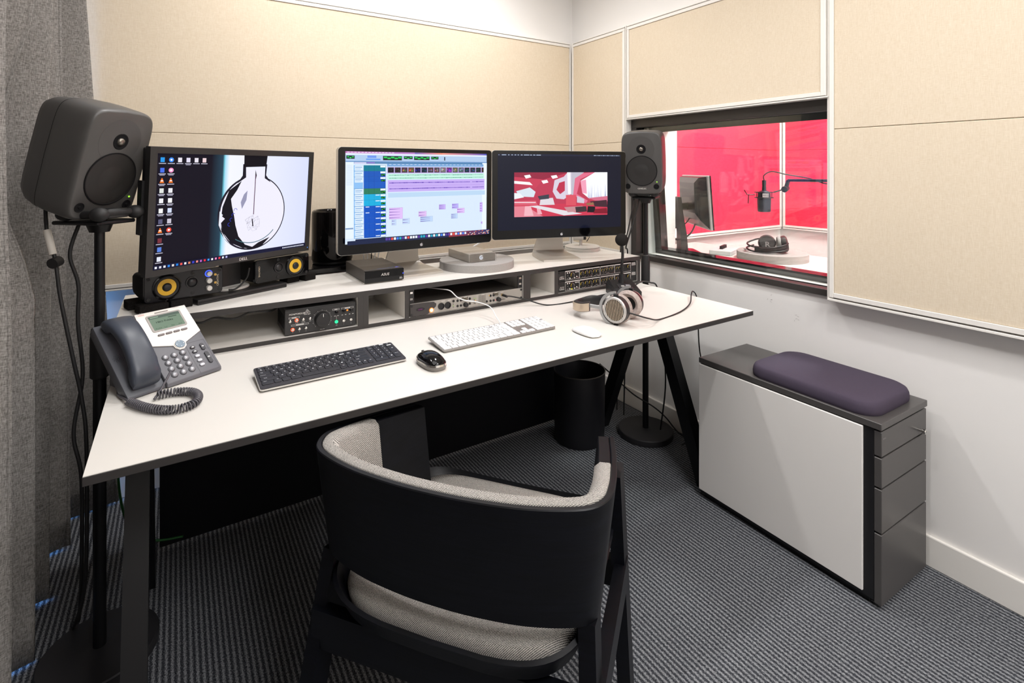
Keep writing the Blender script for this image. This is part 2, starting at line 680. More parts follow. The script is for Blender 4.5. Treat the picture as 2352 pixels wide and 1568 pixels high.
class Canvas:
    """flat picture made of coloured faces. u to the right, v downward, in metres, origin top left"""

    def __init__(s, w, h, step=0.00004):
        s.w, s.h, s.step = w, h, step
        s.v, s.f, s.c = [], [], []
        s.z = 0.0

    def poly(s, pts, col):
        s.z += s.step
        b = len(s.v)
        cs = col if isinstance(col, list) else [col] * len(pts)
        for p, c in zip(pts, cs):
            s.v.append((p[0] - s.w / 2, s.h / 2 - p[1], s.z))
            s.c.append(lin(c))
        s.f.append(tuple(range(b, b + len(pts))))

    def rect(s, x, y, w, h, col):
        s.poly([(x, y + h), (x + w, y + h), (x + w, y), (x, y)], col)

    def grad(s, x, y, w, h, cl, cr):
        s.poly([(x, y + h), (x + w, y + h), (x + w, y), (x, y)], [cl, cr, cr, cl])

    def vgrad(s, x, y, w, h, ct, cb):
        s.poly([(x, y + h), (x + w, y + h), (x + w, y), (x, y)], [cb, cb, ct, ct])

    def ell(s, x, y, rx, ry, col, n=24):
        s.poly([(x + rx * math.cos(2 * math.pi * i / n), y - ry * math.sin(2 * math.pi * i / n)) for i in range(n)], col)

    def ring(s, x, y, rx, ry, t, col, n=40, a0=0, a1=360):
        s.z += s.step
        b = len(s.v)
        for i in range(n + 1):
            a = R(a0 + (a1 - a0) * i / n)
            for k in (1, 1 - t):
                s.v.append((x + rx * k * math.cos(a) - s.w / 2, s.h / 2 - (y - ry * k * math.sin(a)), s.z))
                s.c.append(lin(col))
        for i in range(n):
            s.f.append((b + 2 * i, b + 2 * i + 2, b + 2 * i + 3, b + 2 * i + 1))

    def line(s, x0, y0, x1, y1, t, col):
        dx, dy = x1 - x0, y1 - y0
        l = math.hypot(dx, dy) or 1e-9
        nx, ny = -dy / l * t / 2, dx / l * t / 2
        s.poly([(x0 + nx, y0 + ny), (x1 + nx, y1 + ny), (x1 - nx, y1 - ny), (x0 - nx, y0 - ny)], col)

    def text(s, x, y, t, size, col, w=None, rot=0.0, slant=0.0, bold=0.0):
        vs, fs, cx, cy, tw, th = text_geo(t)
        k = size / max(th, 1e-6) if w is None else w / max(tw, 1e-6)
        s.z += s.step
        offs = [0.0] if not bold else [-bold, 0.0, bold]
        for o in offs:
            b = len(s.v)
            for vx, vy in vs:
                a, c = (vx - cx) * k + o + (vy - cy) * k * slant, (vy - cy) * k
                ra, rc = a * math.cos(rot) - c * math.sin(rot), a * math.sin(rot) + c * math.cos(rot)
                s.v.append((x + ra - s.w / 2, s.h / 2 - y + rc, s.z))
                s.c.append(lin(col))
            for f in fs:
                s.f.append(tuple(b + i for i in f))

    def build(s, name, m, parent, M=None, kind=None):
        """M maps (u, v up, depth toward viewer) into the parent's space; default stands upright facing -y"""
        me = bpy.data.meshes.new(name)
        M = STAND if M is None else M @ STAND
        me.from_pydata([tuple(M @ V(p)) for p in s.v], [], s.f)
        at = me.color_attributes.new('Col', 'FLOAT_COLOR', 'POINT')
        for i, c in enumerate(s.c):
            at.data[i].color = c
        me.materials.append(m)
        o = bpy.data.objects.new(name, me)
        COL.objects.link(o)
        o.parent = parent
        if kind:
            o['kind'] = kind
        return o


Z_DESK = 0.74
Z_SHELF = 0.868

# ================================================================ the setting
bm = B(); box(bm, -1.6, 2.2, -1.7, 2.7, -0.1, 0.0)
struct(obj('floor', bm, CARPET))
bm = B(); box(bm, -1.6, 4.3, -1.7, 2.7, 2.7, 2.8)
struct(obj('ceiling', bm, mat('white_ceiling', (240, 237, 232), 0.9)))
bm = B(); box(bm, -1.6, 2.2, -1.8, -1.7, 0, 2.7)
struct(obj('wall_front', bm, WALL))

# back wall: white plaster, beige panels in white frames
wb = struct(obj('wall_back', box(B(), -1.6, 2.2, 2.55, 2.68, 0, 2.7), WALL))
YB = 2.505


def panel_b(x0, x1, z0, z1):
    bm = B(); box(bm, x0, x1, YB, 2.55, z0, z1, 0.0015, 1)
    obj('panel', bm, BEIGE, wb)


panel_b(-1.58, 2.030, 0.842, 1.4272)
panel_b(-1.58, 2.030, 1.4288, 2.025)


def strip_b(x0, x1, z0, z1, y0=YB - 0.004, y1=2.55, m=TRIM):
    obj('frame_strip', box(B(), x0, x1, y0, y1, z0, z1, 0.001, 1), m, wb)


strip_b(-1.58, 2.032, 2.0255, 2.041)
strip_b(-1.58, 2.032, 2.0445, 2.050)
strip_b(-1.58, 2.032, 0.827, 0.8415)
strip_b(-1.58, 2.032, 0.817, 0.8235)
strip_b(2.0325, 2.043, 0.817, 2.050)
struct(obj('baseboard_back', box(B(), -1.6, 2.06, 2.536, 2.5495, 0, 0.10, 0.003), TRIM))

# left wall with a window behind the curtain
bm = B()
box(bm, -0.85, -0.75, -1.7, 2.55, 2.45, 2.7)
box(bm, -0.85, -0.75, -1.7, 0.1, 0.0, 2.45)
box(bm, -0.85, -0.75, 0.1, 2.55, 0.0, 0.08)
wl = struct(obj('wall_left', bm, WALL))
win2 = struct(obj('window_2', box(B(), -0.83, -0.78, 0.1, 2.55, 0.08, 0.12), FRAMEDK))
for y0 in (0.1, 1.3, 2.5):
    obj('frame_bar', box(B(), -0.83, -0.78, y0, y0 + 0.045, 0.12, 2.41), FRAMEDK, win2)
obj('frame_bar', box(B(), -0.83, -0.78, 0.1, 2.55, 2.41, 2.45), FRAMEDK, win2)
obj('pane', box(B(), -0.806, -0.80, 0.145, 2.5, 0.12, 2.41), GLASS, win2)

# right wall, turned by one degree; local x points into the wall, local y along it
wr = bpy.data.objects.new('wall_right', None)
COL.objects.link(wr)
wr.location = (2.030, 0, 0)
wr.rotation_euler = (0, 0, -math.atan(0.0187))
struct(wr)
bm = B()
W0, W1, WZ0, WZ1 = 0.985, 2.025, 0.806, 1.548
box(bm, 0.012, 0.17, -1.7, 2.6, 0, WZ0)
box(bm, 0.012, 0.17, -1.7, W0, WZ0, 2.7)
box(bm, 0.012, 0.17, W1, 2.6, WZ0, 2.7)
box(bm, 0.012, 0.17, W0, W1, WZ1, 2.7)
obj('plaster', bm, WALL, wr)
XP = -0.035


def panel_r(y0, y1, z0, z1):
    obj('panel', box(B(), XP, 0.012, y0, y1, z0, z1, 0.0015, 1), BEIGE, wr)


def strip_r(y0, y1, z0, z1, x0=XP - 0.004, x1=0.012):
    obj('frame_strip', box(B(), x0, x1, y0, y1, z0, z1, 0.001, 1), TRIM, wr)


panel_r(2.053, 2.478, 0.842, 1.4272)
panel_r(2.053, 2.478, 1.4288, 2.025)
panel_r(1.010, 2.003, 1.570, 2.025)
panel_r(-1.65, 0.963, 0.833, 1.4272)
panel_r(-1.65, 0.963, 1.4288, 2.025)
strip_r(2.034, 2.478, 2.0255, 2.041)
strip_r(2.034, 2.478, 2.0445, 2.050)
strip_r(2.034, 2.478, 0.827, 0.8415)
strip_r(2.034, 2.052, 0.842, 2.025)
strip_r(2.0235, 2.030, 0.817, 2.052)
strip_r(2.478, 2.490, 0.817, 2.050)
strip_r(0.992, 2.019, 2.0255, 2.041)
strip_r(0.992, 2.019, 2.0445, 2.050)
strip_r(2.0035, 2.019, 1.554, 2.025)
strip_r(0.992, 1.0095, 1.554, 2.025)
strip_r(1.010, 2.003, 1.554, 1.5695)
strip_r(0.985, 2.022, 1.546, 1.5515)
strip_r(0.9635, 0.978, 0.815, 2.05)
strip_r(0.982, 0.9895, 0.800, 2.05, XP + 0.004)
strip_r(-1.65, 0.963, 0.816, 0.8325)
strip_r(-1.65, 0.985, 0.8025, 0.8105)
strip_r(-1.65, 0.963, 2.0255, 2.041)
obj('skirting', box(B(), 0.0, 0.012, -1.7, 2.50, 0, 0.10, 0.004), TRIM, wr)
# scuff marks on the paint under the window
cv = Canvas(0.3, 0.5)
random.seed(4)
for i in range(16):
    x, y = random.choice([(0.05, 0.06), (0.16, 0.11), (0.2, 0.33), (0.21, 0.40)])
    x += random.gauss(0, 0.012); y += random.gauss(0, 0.01)
    a = random.uniform(0, 3)
    cv.line(x, y, x + 0.008 * math.cos(a), y + 0.006 * math.sin(a), 0.0009, (176, 168, 166))
cv.build('scuff_marks', PRINT, wr, T(0.0117, 1.14, 0.56) @ RZ_(-math.pi / 2), kind='stuff')

# window to the booth
win = struct(bpy.data.objects.new('window_1', None))
COL.objects.link(win)
win.location = wr.location
win.rotation_euler = wr.rotation_euler


def fr(name, x0, x1, y0, y1, z0, z1, m, bev=0.0015, M=None):
    return obj(name, box(B(), x0, x1, y0, y1, z0, z1, bev, 1, M), m, win)


fr('frame_bar', -0.002, 0.045, W0 + 0.002, W1 - 0.002, 0.8065, 0.832, FRAMEDK)
fr('frame_bar', -0.002, 0.045, W0 + 0.002, W1 - 0.002, 1.502, 1.5475, FRAMEDK)
fr('frame_bar', -0.002, 0.045, W0 + 0.002, W0 + 0.012, 0.832, 1.502, FRAMEDK)
fr('frame_bar', -0.002, 0.045, 1.985, W1 - 0.002, 0.832, 1.502, FRAMEDK)
fr('glazing_bead', 0.045, 0.062, W0 + 0.002, W1 - 0.002, 0.8065, 0.8325, FRAMEGL, 0)
fr('glazing_bead', 0.045, 0.062, 1.972, W1 - 0.002, 0.8325, 1.502, FRAMEGL, 0)
fr('sill', 0.062, 0.23, W0 - 0.01, W1 - 0.002, 0.806, 0.8315, TRIM, 0)
fr('reveal', 0.062, 0.268, 1.955, W1 - 0.002, 0.8315, 1.547, REVEAL, 0)
fr('reveal', 0.062, 0.23, W0 + 0.002, W0 + 0.012, 0.8315, 1.547, REVEAL, 0)
fr('reveal', 0.045, 0.23, W0 + 0.012, 1.955, 1.515, 1.5475, FRAMEGL, 0)
fr('pane', 0.028, 0.034, W0 + 0.012, 1.985, 0.832, 1.502, GLASS, 0)
# the inner frame leans toward the control room at its top
TILT = T(0.112, 0, 0.832) @ RY(R(-4.6))
fr('tilted_bar', 0, 0.05, W0 + 0.012, 1.955, 0.0, 0.0275, FRAMEGL, 0.001, TILT)
fr('tilted_bar', 0, 0.05, W0 + 0.012, 1.955, 0.645, 0.674, FRAMEGL, 0.001, TILT)
fr('tilted_bar', 0, 0.05, 1.910, 1.953, 0.0275, 0.645, FRAMEGL, 0.001, TILT)
fr('tilted_bar', 0, 0.05, W0 + 0.012, W0 + 0.03, 0.0275, 0.645, FRAMEGL, 0.001, TILT)
fr('pane', 0.022, 0.028, W0 + 0.03, 1.910, 0.0275, 0.645, GLASS, 0, TILT)

# ---------------------------------------------------------------- the booth beyond the window
bm = B(); box(bm, 2.2, 4.2, -0.7, 2.5, -0.1, 0.0)
struct(obj('floor_booth', bm, CARPET))
bw = struct(obj('wall_booth_back', box(B(), 2.15, 4.2, 2.345, 2.48, 0, 2.7), WALL))
bw2 = struct(obj('wall_booth_side', box(B(), 4.055, 4.2, -0.6, 2.345, 0, 2.7), WALL))
struct(obj('wall_booth_front', box(B(), 2.15, 4.2, -0.7, -0.6, 0, 2.7), WALL))
for z0, z1 in ((0.845, 1.4272), (1.4288, 2.3)):
    obj('panel', box(B(), 2.775, 3.985, 2.31, 2.345, z0, z1, 0.0015, 1), RED, bw)
    obj('panel', box(B(), 4.02, 4.055, -0.5, 2.285, z0, z1, 0.0015, 1), RED, bw2)
for a in ((2.755, 2.7745, 2.304, 2.345, 0.83, 2.3), (3.986, 4.004, 2.304, 2.345, 0.83, 2.3), (2.775, 3.985, 2.304, 2.345, 0.829, 0.8445), (2.755, 4.0, 2.306, 2.345, 0.815, 0.824)):
    obj('frame_strip', box(B(), *a, 0.001, 1), TRIM, bw)
for a in ((4.014, 4.055, 2.286, 2.303, 0.83, 2.3), (4.014, 4.055, -0.5, 2.285, 0.829, 0.8445), (4.016, 4.055, -0.5, 2.303, 0.815, 0.824)):
    obj('frame_strip', box(B(), *a, 0.001, 1), TRIM, bw2)

# ---------------------------------------------------------------- curtain
bm = B()
NY, NZ = 520, 26
RIDGE = [2.4985, 2.29, 2.05, 1.82]          # folds that stand out into the room, as seen; regular beyond
while RIDGE[-1] > -1.3:
    RIDGE.append(RIDGE[-1] - 0.24)
y0, y1 = RIDGE[-1], 2.5045
rows = []
for j in range(NZ + 1):
    t = j / NZ
    z = 0.008 + (2.697 - 0.008) * t
    row = []
    for i in range(NY + 1):
        y = y0 + (y1 - y0) * i / NY
        if y >= RIDGE[0]:
            ph, k, sp = (y - RIDGE[0]) / 0.24, 0, 0.24
        else:
            k = next(q for q in range(1, len(RIDGE)) if y >= RIDGE[q] - 1e-6)
            sp = RIDGE[k - 1] - RIDGE[k]
            ph = (y - RIDGE[k]) / sp
        cs = math.cos(2 * math.pi * ph)
        a = 0.080 + 0.008 * math.sin(k * 2.3)
        x = -0.402 + (0.055 * max(0.0, (y - 2.38) / 0.1)) * (1.75 - 1.7 * t) + a * math.copysign(abs(cs) ** 0.7, cs) + 0.008 * math.sin(t * 4 + k * 1.7) + 0.010 * (1 - t)
        x -= 0.060 * math.exp(-((y - 1.83) / 0.16) ** 2) * math.exp(-((z - 1.33) / 0.28) ** 4)   # pushed back by the speaker
        yy = y - 0.030 * math.sin(2 * math.pi * ph) * (1.0 - 0.25 * t) + 0.006 * math.sin(t * 6 + k)
        row.append((x, min(yy, 2.5045), z + (0.004 * math.sin(ph * 6.28 + k) if j == 0 else 0)))
    rows.append(row)
loft(bm, rows, closed=False)
cu = obj('curtain', bm, CURT, None, 'all')
md = cu.modifiers.new('cloth', 'SOLIDIFY')
md.thickness = 0.003
tag(cu, 'long grey woven curtain hanging in deep folds at the left edge', 'curtain')

# ================================================================ desk
DX0, DX1, DY0, DY1 = -0.139, 1.863, 1.184, 2.130
desk = thing('desk', 'long white desk with black edges on black slanted trestle legs', 'desk', (0.862, 1.657, 0))


def rel(o, p):
    return (p[0] - o.location.x, p[1] - o.location.y, p[2] - o.location.z)


def lbox(par, name, m, x0, x1, y0, y1, z0, z1, bev=0.0, seg=2):
    l = par.location
    return obj(name, box(B(), x0 - l.x, x1 - l.x, y0 - l.y, y1 - l.y, z0 - l.z, z1 - l.z, bev, seg), m, par)


lbox(desk, 'tabletop', EDGE, DX0, DX1, DY0, DY1, 0.722, 0.7388, 0.0008, 1)
lbox(desk, 'laminate', LAMI, DX0 + 0.001, DX1 - 0.001, DY0 + 0.001, DY1, 0.7388, 0.74)
for x in (DX0 + 0.063, DX1 - 0.063):
    lbox(desk, 'crossbar', BLACKMETAL, x - 0.03, x + 0.03, 1.45, 1.86, 0.690, 0.722, 0.002)
    for ya, yb in ((1.618, 1.345), (1.696, 1.968)):
        bm = B()
        hw, hy = 0.024, 0.030
        loft(bm, [[(x - hw - .862, yb - hy - 1.657, 0), (x + hw - .862, yb - hy - 1.657, 0), (x + hw - .862, yb + hy - 1.657, 0), (x - hw - .862, yb + hy - 1.657, 0)],
                  [(x - hw - .862, ya - hy - 1.657, .70), (x + hw - .862, ya - hy - 1.657, .70), (x + hw - .862, ya + hy - 1.657, .70), (x - hw - .862, ya + hy - 1.657, .70)]])
        obj('leg', bm, BLACKMETAL, desk)
lbox(desk, 'back_panel', BLACKPANEL, -0.045, 1.72, 2.10, 2.12, 0.02, 0.722, 0.002)

# ---------------------------------------------------------------- shelf unit on the desk
RY0, RY1 = 1.765, 2.130
sh = thing('desk_shelf', 'long low white shelf unit with dark edges standing on the desk', 'shelf', (0.862, 1.95, 0.74))


def board(name, x0, x1, z0, z1, y0=RY0, y1=RY1):
    o = lbox(sh, name, LAMI, x0, x1, y0 + 0.001, y1, z0, z1)
    l = sh.location
    obj('edge_band', box(B(), x0 - l.x, x1 - l.x, y0 - l.y, y0 + 0.001 - l.y, z0 - l.z, z1 - l.z), EDGE, o)
    return o


board('top_board', DX0, DX1, 0.850, 0.868)
board('bottom_board', DX0, DX1, 0.7402, 0.753)
for a, b in ((DX0, DX0 + .016), (.517, .5355), (.5357, .554), (.684, .700), (1.192, 1.2085), (1.2087, 1.227), (1.351, 1.370), (1.845, DX1)):
    board('divider', a, b, 0.753, 0.850)
for a, b in ((DX0 + .016, .517), (.554, .684), (.70, 1.192), (1.227, 1.351), (1.37, 1.845)):
    lbox(sh, 'back_board', LAMI, a, b, 2.112, 2.122, 0.753, 0.850)

# ================================================================ screens
def place(name, label, cat, x, y, z, yaw, group=None):
    return thing(name, label, cat, (x, y, z), R(yaw), group)


def dell_picture():
    W, H = 0.518, 0.324
    c = Canvas(W, H)
    c.rect(0, 0, W, H, (16, 12, 26))
    c.grad(W * .30, 0, W * .07, H, (16, 12, 26), (38, 66, 84))
    c.grad(W * .37, 0, W * .012, H, (38, 66, 84), (120, 205, 225))
    c.grad(W * .382, 0, W * .03, H, (150, 215, 238), (240, 242, 255))
    c.grad(W * .412, 0, W * .588, H, (240, 242, 255), (214, 220, 250))
    bx, by, br = W * .585, H * .575, H * .375
    # bulb: cap, neck, glass outline, dark reflection, filament
    c.ell(bx, by, br, br, (30, 26, 40), 64)
    c.ell(bx + .002, by, br * .955, br * .965, (236, 234, 250), 64)
    c.poly([(bx - br * .45, by - br * .85), (bx - br * .32, by - br * 1.15), (bx + br * .32, by - br * 1.15), (bx + br * .42, by - br * .85)], (236, 234, 250))
    c.poly([(bx - br * .5, by - br * .8), (bx - br * .36, by - br * 1.0), (bx - br * .36, by - br * 1.3), (bx - br * .28, by - br * 1.3), (bx - br * .26, by - br * .95)], (24, 20, 32))
    c.poly([(bx + br * .5, by - br * .8), (bx + br * .34, by - br * 1.0), (bx + br * .36, by - br * 1.3), (bx + br * .30, by - br * 1.3), (bx + br * .30, by - br * .92)], (30, 26, 40))
    c.poly([(bx - br * .33, by - br * 1.22), (bx + br * .33, by - br * 1.24), (bx + br * .36, by - br * 1.56), (bx - br * .34, by - br * 1.55)], (12, 10, 18))
    # dark left reflections
    pts = [(-.38, -.86), (-.72, -.62), (-.88, -.2), (-.9, .02), (-.8, .1), (-.9, .2), (-.86, .42), (-.6, .75), (-.25, .93), (.02, .93), (-.2, .84), (-.4, .6), (-.5, .3), (-.55, .05), (-.62, -.2), (-.66, -.4), (-.5, -.62)]
    c.poly([(bx + a * br, by + b * br) for a, b in pts], (14, 12, 22))
    c.poly([(bx + a * br, by + b * br) for a, b in ((-.95, -.1), (-.86, .0), (-.93, .12), (-.88, .42), (-.7, .68), (-.62, .78), (-.8, .6), (-.96, .25))], (232, 236, 250))
    c.poly([(bx + a * br, by + b * br) for a, b in ((-.3, -.5), (-.2, -.6), (-.22, -.35), (-.34, -.12), (-.38, -.3))], (150, 150, 178))
    c.poly([(bx + a * br, by + b * br) for a, b in ((-.3, .9), (.02, .93), (.2, .83), (.55, .72), (.3, .94), (.0, .99))], (20, 16, 26))
    c.ring(bx, by, br * .86, br * .82, .025, (70, 110, 120), 24, 235, 320)
    for k in range(4):
        c.ring(bx - br * (.52 + .05 * k), by - br * .1 + k * br * .12, .006, .006, .25, (50, 60, 190), 12, 30 * k, 200 + 30 * k)
    # filament stem
    c.poly([(bx + .001, by - br * 1.15), (bx + .006, by - br * 1.0), (bx + .0035, by - br * .9), (bx + .0005, by - br * .95)], (40, 28, 40))
    c.line(bx + .002, by - br, bx + .001, by + .05 * br, .0028, (92, 60, 84))
    c.line(bx - .003, by + .02, bx + .001, by + .045, .004, (30, 20, 34))
    random.seed(3)
    ps = []
    for k in range(12):
        a = k / 12 * 6.283
        ps.append((bx + .032 * math.cos(a) * random.uniform(.7, 1.1), by + .035 + .026 * math.sin(a)))
    for k in range(24):
        a, b = random.sample(ps, 2)
        c.line(a[0], a[1], b[0], b[1], .0004, (150, 146, 158))
    # desktop icons
    cols = [(40, 150, 230), (60, 140, 240), (235, 230, 240), (225, 220, 240), (230, 225, 235), (235, 210, 215)]

    def icon(x, y, col, kind=0):
        if kind == 0:
            c.rect(x - .0055, y - .0065, .011, .013, col)
        elif kind == 1:
            c.ell(x, y, .0068, .0068, col, 16)
            c.ell(x, y, .003, .003, (250, 250, 255), 10)
        elif kind == 2:
            c.poly([(x - .006, y + .0065), (x + .006, y + .0065), (x + .0012, y - .007), (x - .0012, y - .007)], (240, 120, 40))
            c.rect(x - .0034, y - .001, .0068, .003, (250, 240, 235))
        c.rect(x - .0095, y + .0092, .019, .0022, (190, 188, 205))
        if random.random() > .5:
            c.rect(x - .007, y + .0126, .014, .002, (170, 168, 190))
    for k in range(6):
        icon(.014 + k * .0235, .018, cols[k], 1 if k == 1 else 0)
    rows = [(.047, (70, 110, 230), 0, (240, 150, 200), 1), (.076, 0, 2, 0, 2), (.104, (220, 225, 220), 0, (235, 235, 240), 0), (.132, (235, 235, 240), 0, (245, 245, 248), 0),
            (.160, (240, 240, 240), 0, (210, 220, 250), 0), (.190, (90, 90, 120), 0, (200, 195, 210), 0), (.215, 0, 2, (235, 80, 60), 1)]
    for y, a, ka, b, kb in rows:
        icon(.014, y, a, ka); icon(.0375, y, b, kb)
    icon(.014, .243, (120, 50, 60)); icon(.014, .268, (90, 130, 220)); icon(.014, .295, (225, 228, 240))
    # task bar
    c.rect(0, H - .0125, W, .0125, (20, 22, 52))
    tb = [(240, 240, 250), (220, 220, 230), (235, 235, 245), (50, 140, 240), (230, 225, 220), (30, 130, 230), (240, 90, 80), (240, 240, 245), (220, 130, 90), (60, 70, 200), (240, 140, 130), (180, 100, 190), (230, 50, 60), (60, 150, 230), (245, 245, 245), (230, 140, 190), (235, 60, 80), (235, 235, 240), (180, 180, 230)]
    for k, cc in enumerate(tb):
        c.rect(.004 + k * .0115, H - .009, .0058, .006, cc)
    for k in range(15):
        c.rect(W * .81 + k * .0061, H - .008, .0038, .004, (225, 228, 245))
    return c, W, H


def daw_picture():
    W, H = 0.597, 0.336
    c = Canvas(W, H)
    c.rect(0, 0, W, H, (214, 230, 250))
    c.grad(0, 0, W * .45, .0065, (196, 120, 190), (190, 130, 205))
    c.grad(W * .45, 0, W * .2, .0065, (120, 110, 190), (240, 140, 110))
    c.grad(W * .65, 0, W * .35, .0065, (240, 150, 130), (80, 90, 190))
    for k in range(14):
        c.rect(.006 + k * .013, .002, .009, .002, (245, 240, 250))
    c.rect(0, .0065, W, .006, (225, 235, 248))
    c.rect(0, .0125, W, .022, (176, 202, 234))
    for x, w_, h_, n in ((.003, .03, .012, 3), (.14, .075, .016, 5), (.223, .036, .011, 3), (.265, .066, .014, 5), (.338, .032, .011, 3)):
        c.rect(x, .015, w_, h_, (16, 28, 30))
        for k in range(n):
            c.rect(x + .003 + k * (w_ - .004) / n, .0175 + (k % 2) * .003, (w_ - .01) / n, h_ * .38, (40, 200, 90))
    c.rect(.08, .014, .034, .009, (110, 150, 235)); c.rect(.075, .026, .055, .004, (70, 140, 240))
    c.rect(.395, .016, .005, .014, (50, 60, 80))
    c.rect(0, .0345, W, .004, (110, 150, 200))
    c.rect(.030, .0385, W - .030, .006, (80, 130, 175)); c.rect(.031, .039, .045, .006, (205, 205, 235)); c.rect(.078, .039, .03, .004, (140, 110, 200))
    # left and right side lists
    c.rect(0, .0385, .0285, H - .0585, (228, 240, 255)); c.rect(W - .022, .0385, .022, H - .05, (232, 242, 255))
    for k in range(18):
        c.rect(.003, .05 + k * .0042, .022, .001, (190, 208, 232))
    c.rect(0, .277, .0285, .005, (120, 150, 190))
    # track headers
    y0 = .050
    tr = [((0, 125, 150), .022), ((20, 90, 190), .021), ((20, 90, 190), .043), ((45, 125, 95), .021), ((20, 175, 225), .0215), ((20, 175, 225), .0215)] + [((10, 85, 195), .0215)] * 6
    y = y0
    for k, (col, h_) in enumerate(tr):
        h_ = min(h_, H - .02 - y)
        if h_ <= 0:
            break
        c.rect(.029, y, .034, h_, (140, 190, 240))
        c.rect(.033, y + .001, .030, min(h_, .021) - .002, (222, 236, 250))
        c.rect(.035, y + .006, .025, .003, (130, 170, 215)); c.rect(.035, y + .013, .02, .002, (150, 185, 225))
        c.rect(.0655, y, .084, h_ - .0005, col)
        for q in range(1, 5):
            c.rect(.0675, y + q * .0042, .06, .0005, tuple(max(0, v - 35) for v in col))
        for q in (.085, .105):
            c.rect(q, y, .0006, h_, tuple(max(0, v - 40) for v in col))
        c.rect(.129, y + .001, .0195, .007, (230, 240, 250))
        if k:
            c.rect(.131, y + .010, .0165, .0075, (12, 24, 20))
            c.rect(.133, y + .013, .005, .0025, (40, 220, 60)); c.rect(.141, y + .011, .005, .0025, (40, 220, 60))
        if k > 3:
            c.rect(.110, y + .002, .016, .003, (225, 235, 250))
        if k in (6, 7):
            c.rect(.072, y + .002, .014, .0028, (225, 235, 250))
        c.rect(.029, y + h_ - .0006, .12, .0006, (30, 60, 110))
        y += h_
    # timeline
    c.rect(.152, .0445, W - .174, .010, (120, 165, 215))
    for k in range(24):
        c.rect(.16 + k * .017, .046, .009, .0016, (225, 235, 248))
    fr_ = [(30, 32, 44), (60, 50, 56), (130, 95, 100), (170, 130, 90), (40, 45, 110), (30, 60, 90), (120, 90, 105), (140, 110, 120), (190, 195, 190), (165, 70, 215), (150, 165, 130), (130, 165, 170), (40, 70, 90), (70, 75, 110), (40, 70, 80), (70, 60, 50)]
    c.rect(.152, .0565, W - .174, .024, (190, 170, 225))
    random.seed(5)
    for k, col in enumerate(fr_):
        x = .155 + k * .0272
        w_ = min(.0235, W - .024 - x)
        if w_ > .002:
            c.rect(x, .058, w_, .0195, (22, 24, 34)); c.rect(x + .001, .0595, w_ - .002, .0165, tuple(int(v * .6) for v in col))
            for q in range(5):
                c.rect(x + .001 + random.uniform(0, max(.0005, w_ - .008)), .061 + random.uniform(0, .009), .005, .004, tuple(min(255, int(v * random.uniform(.5, 1.5))) for v in col))
    c.rect(.152, .0815, W - .174, .022, (196, 240, 226))
    for yy in (.086, .097):
        for k in range(40):
            c.rect(.157 + k * .0103, yy, .0095, .0014 + .0012 * random.random(), (60, 150, 120) if k % 5 else (110, 180, 155))
    c.rect(.152, .1055, W - .174, .044, (196, 172, 240))
    for yy in (.116, .138):
        for k in range(44):
            if k == 37:
                continue
            h_ = .0016 + .002 * random.random()
            c.rect(.157 + k * .0094, yy - h_ / 2, .0090, h_, (96, 62, 180))
    c.line(.157, .127, W * .56, .128, .0005, (150, 110, 200)); c.line(W * .56, .128, W * .95, .1275, .0005, (150, 110, 200))
    c.rect(.152, .153, W - .174, .0175, (186, 214, 240))
    def clip(x, yv, w_, h_, col, n):
        c.rect(x, yv, w_, h_, tuple(int(v * .8) for v in col)); c.rect(x + .0006, yv + .0006, w_ - .0012, h_ - .0012, col)
        for k in range(n):
            yy = yv + h_ * (k + .5) / n
            c.poly([(x + .001, yy + .0012), (x + w_ * .8, yy + .0003), (x + w_ * .8, yy - .0003), (x + .001, yy - .0012)], (110, 70, 170))
    clip(.156, .209, .054, .043, (222, 190, 246), 4); clip(.166, .253, .018, .022, (196, 216, 246), 2); clip(.209, .251, .029, .021, (196, 216, 246), 2)
    clip(.275, .227, .033, .021, (222, 190, 240), 2); clip(.282, .248, .053, .021, (190, 214, 246), 3); clip(.362, .204, .029, .020, (200, 180, 246), 3)
    clip(.420, .203, .029, .020, (186, 176, 246), 2); clip(.443, .222, .034, .020, (222, 190, 246), 2); clip(.416, .243, .029, .020, (190, 214, 246), 3)
    clip(.550, .202, .013, .040, (206, 176, 246), 4); clip(.556, .282, .007, .010, (206, 176, 246), 1)
    # dock
    c.grad(0, H - .0195, W, .0195, (24, 34, 66), (30, 40, 80)); c.rect(0, H - .0195, .029, .005, (214, 230, 250))
    c.grad(W * .68, H - .0195, W * .32, .0195, (150, 50, 55), (40, 60, 110))
    for k in range(32):
        col = random.choice([(240, 244, 250), (225, 235, 250), (70, 130, 235), (240, 240, 245), (230, 80, 70), (40, 170, 200), (90, 60, 160)])
        c.rect(.142 + k * .0108, H - .016, .0082, .009, col)
    for k in range(40):
        c.rect(W * .82 + random.uniform(0, W * .17), H - random.uniform(.005, .019), .005, .003, random.choice([(230, 120, 70), (240, 220, 200), (60, 90, 160), (30, 40, 80)]))
    return c, W, H


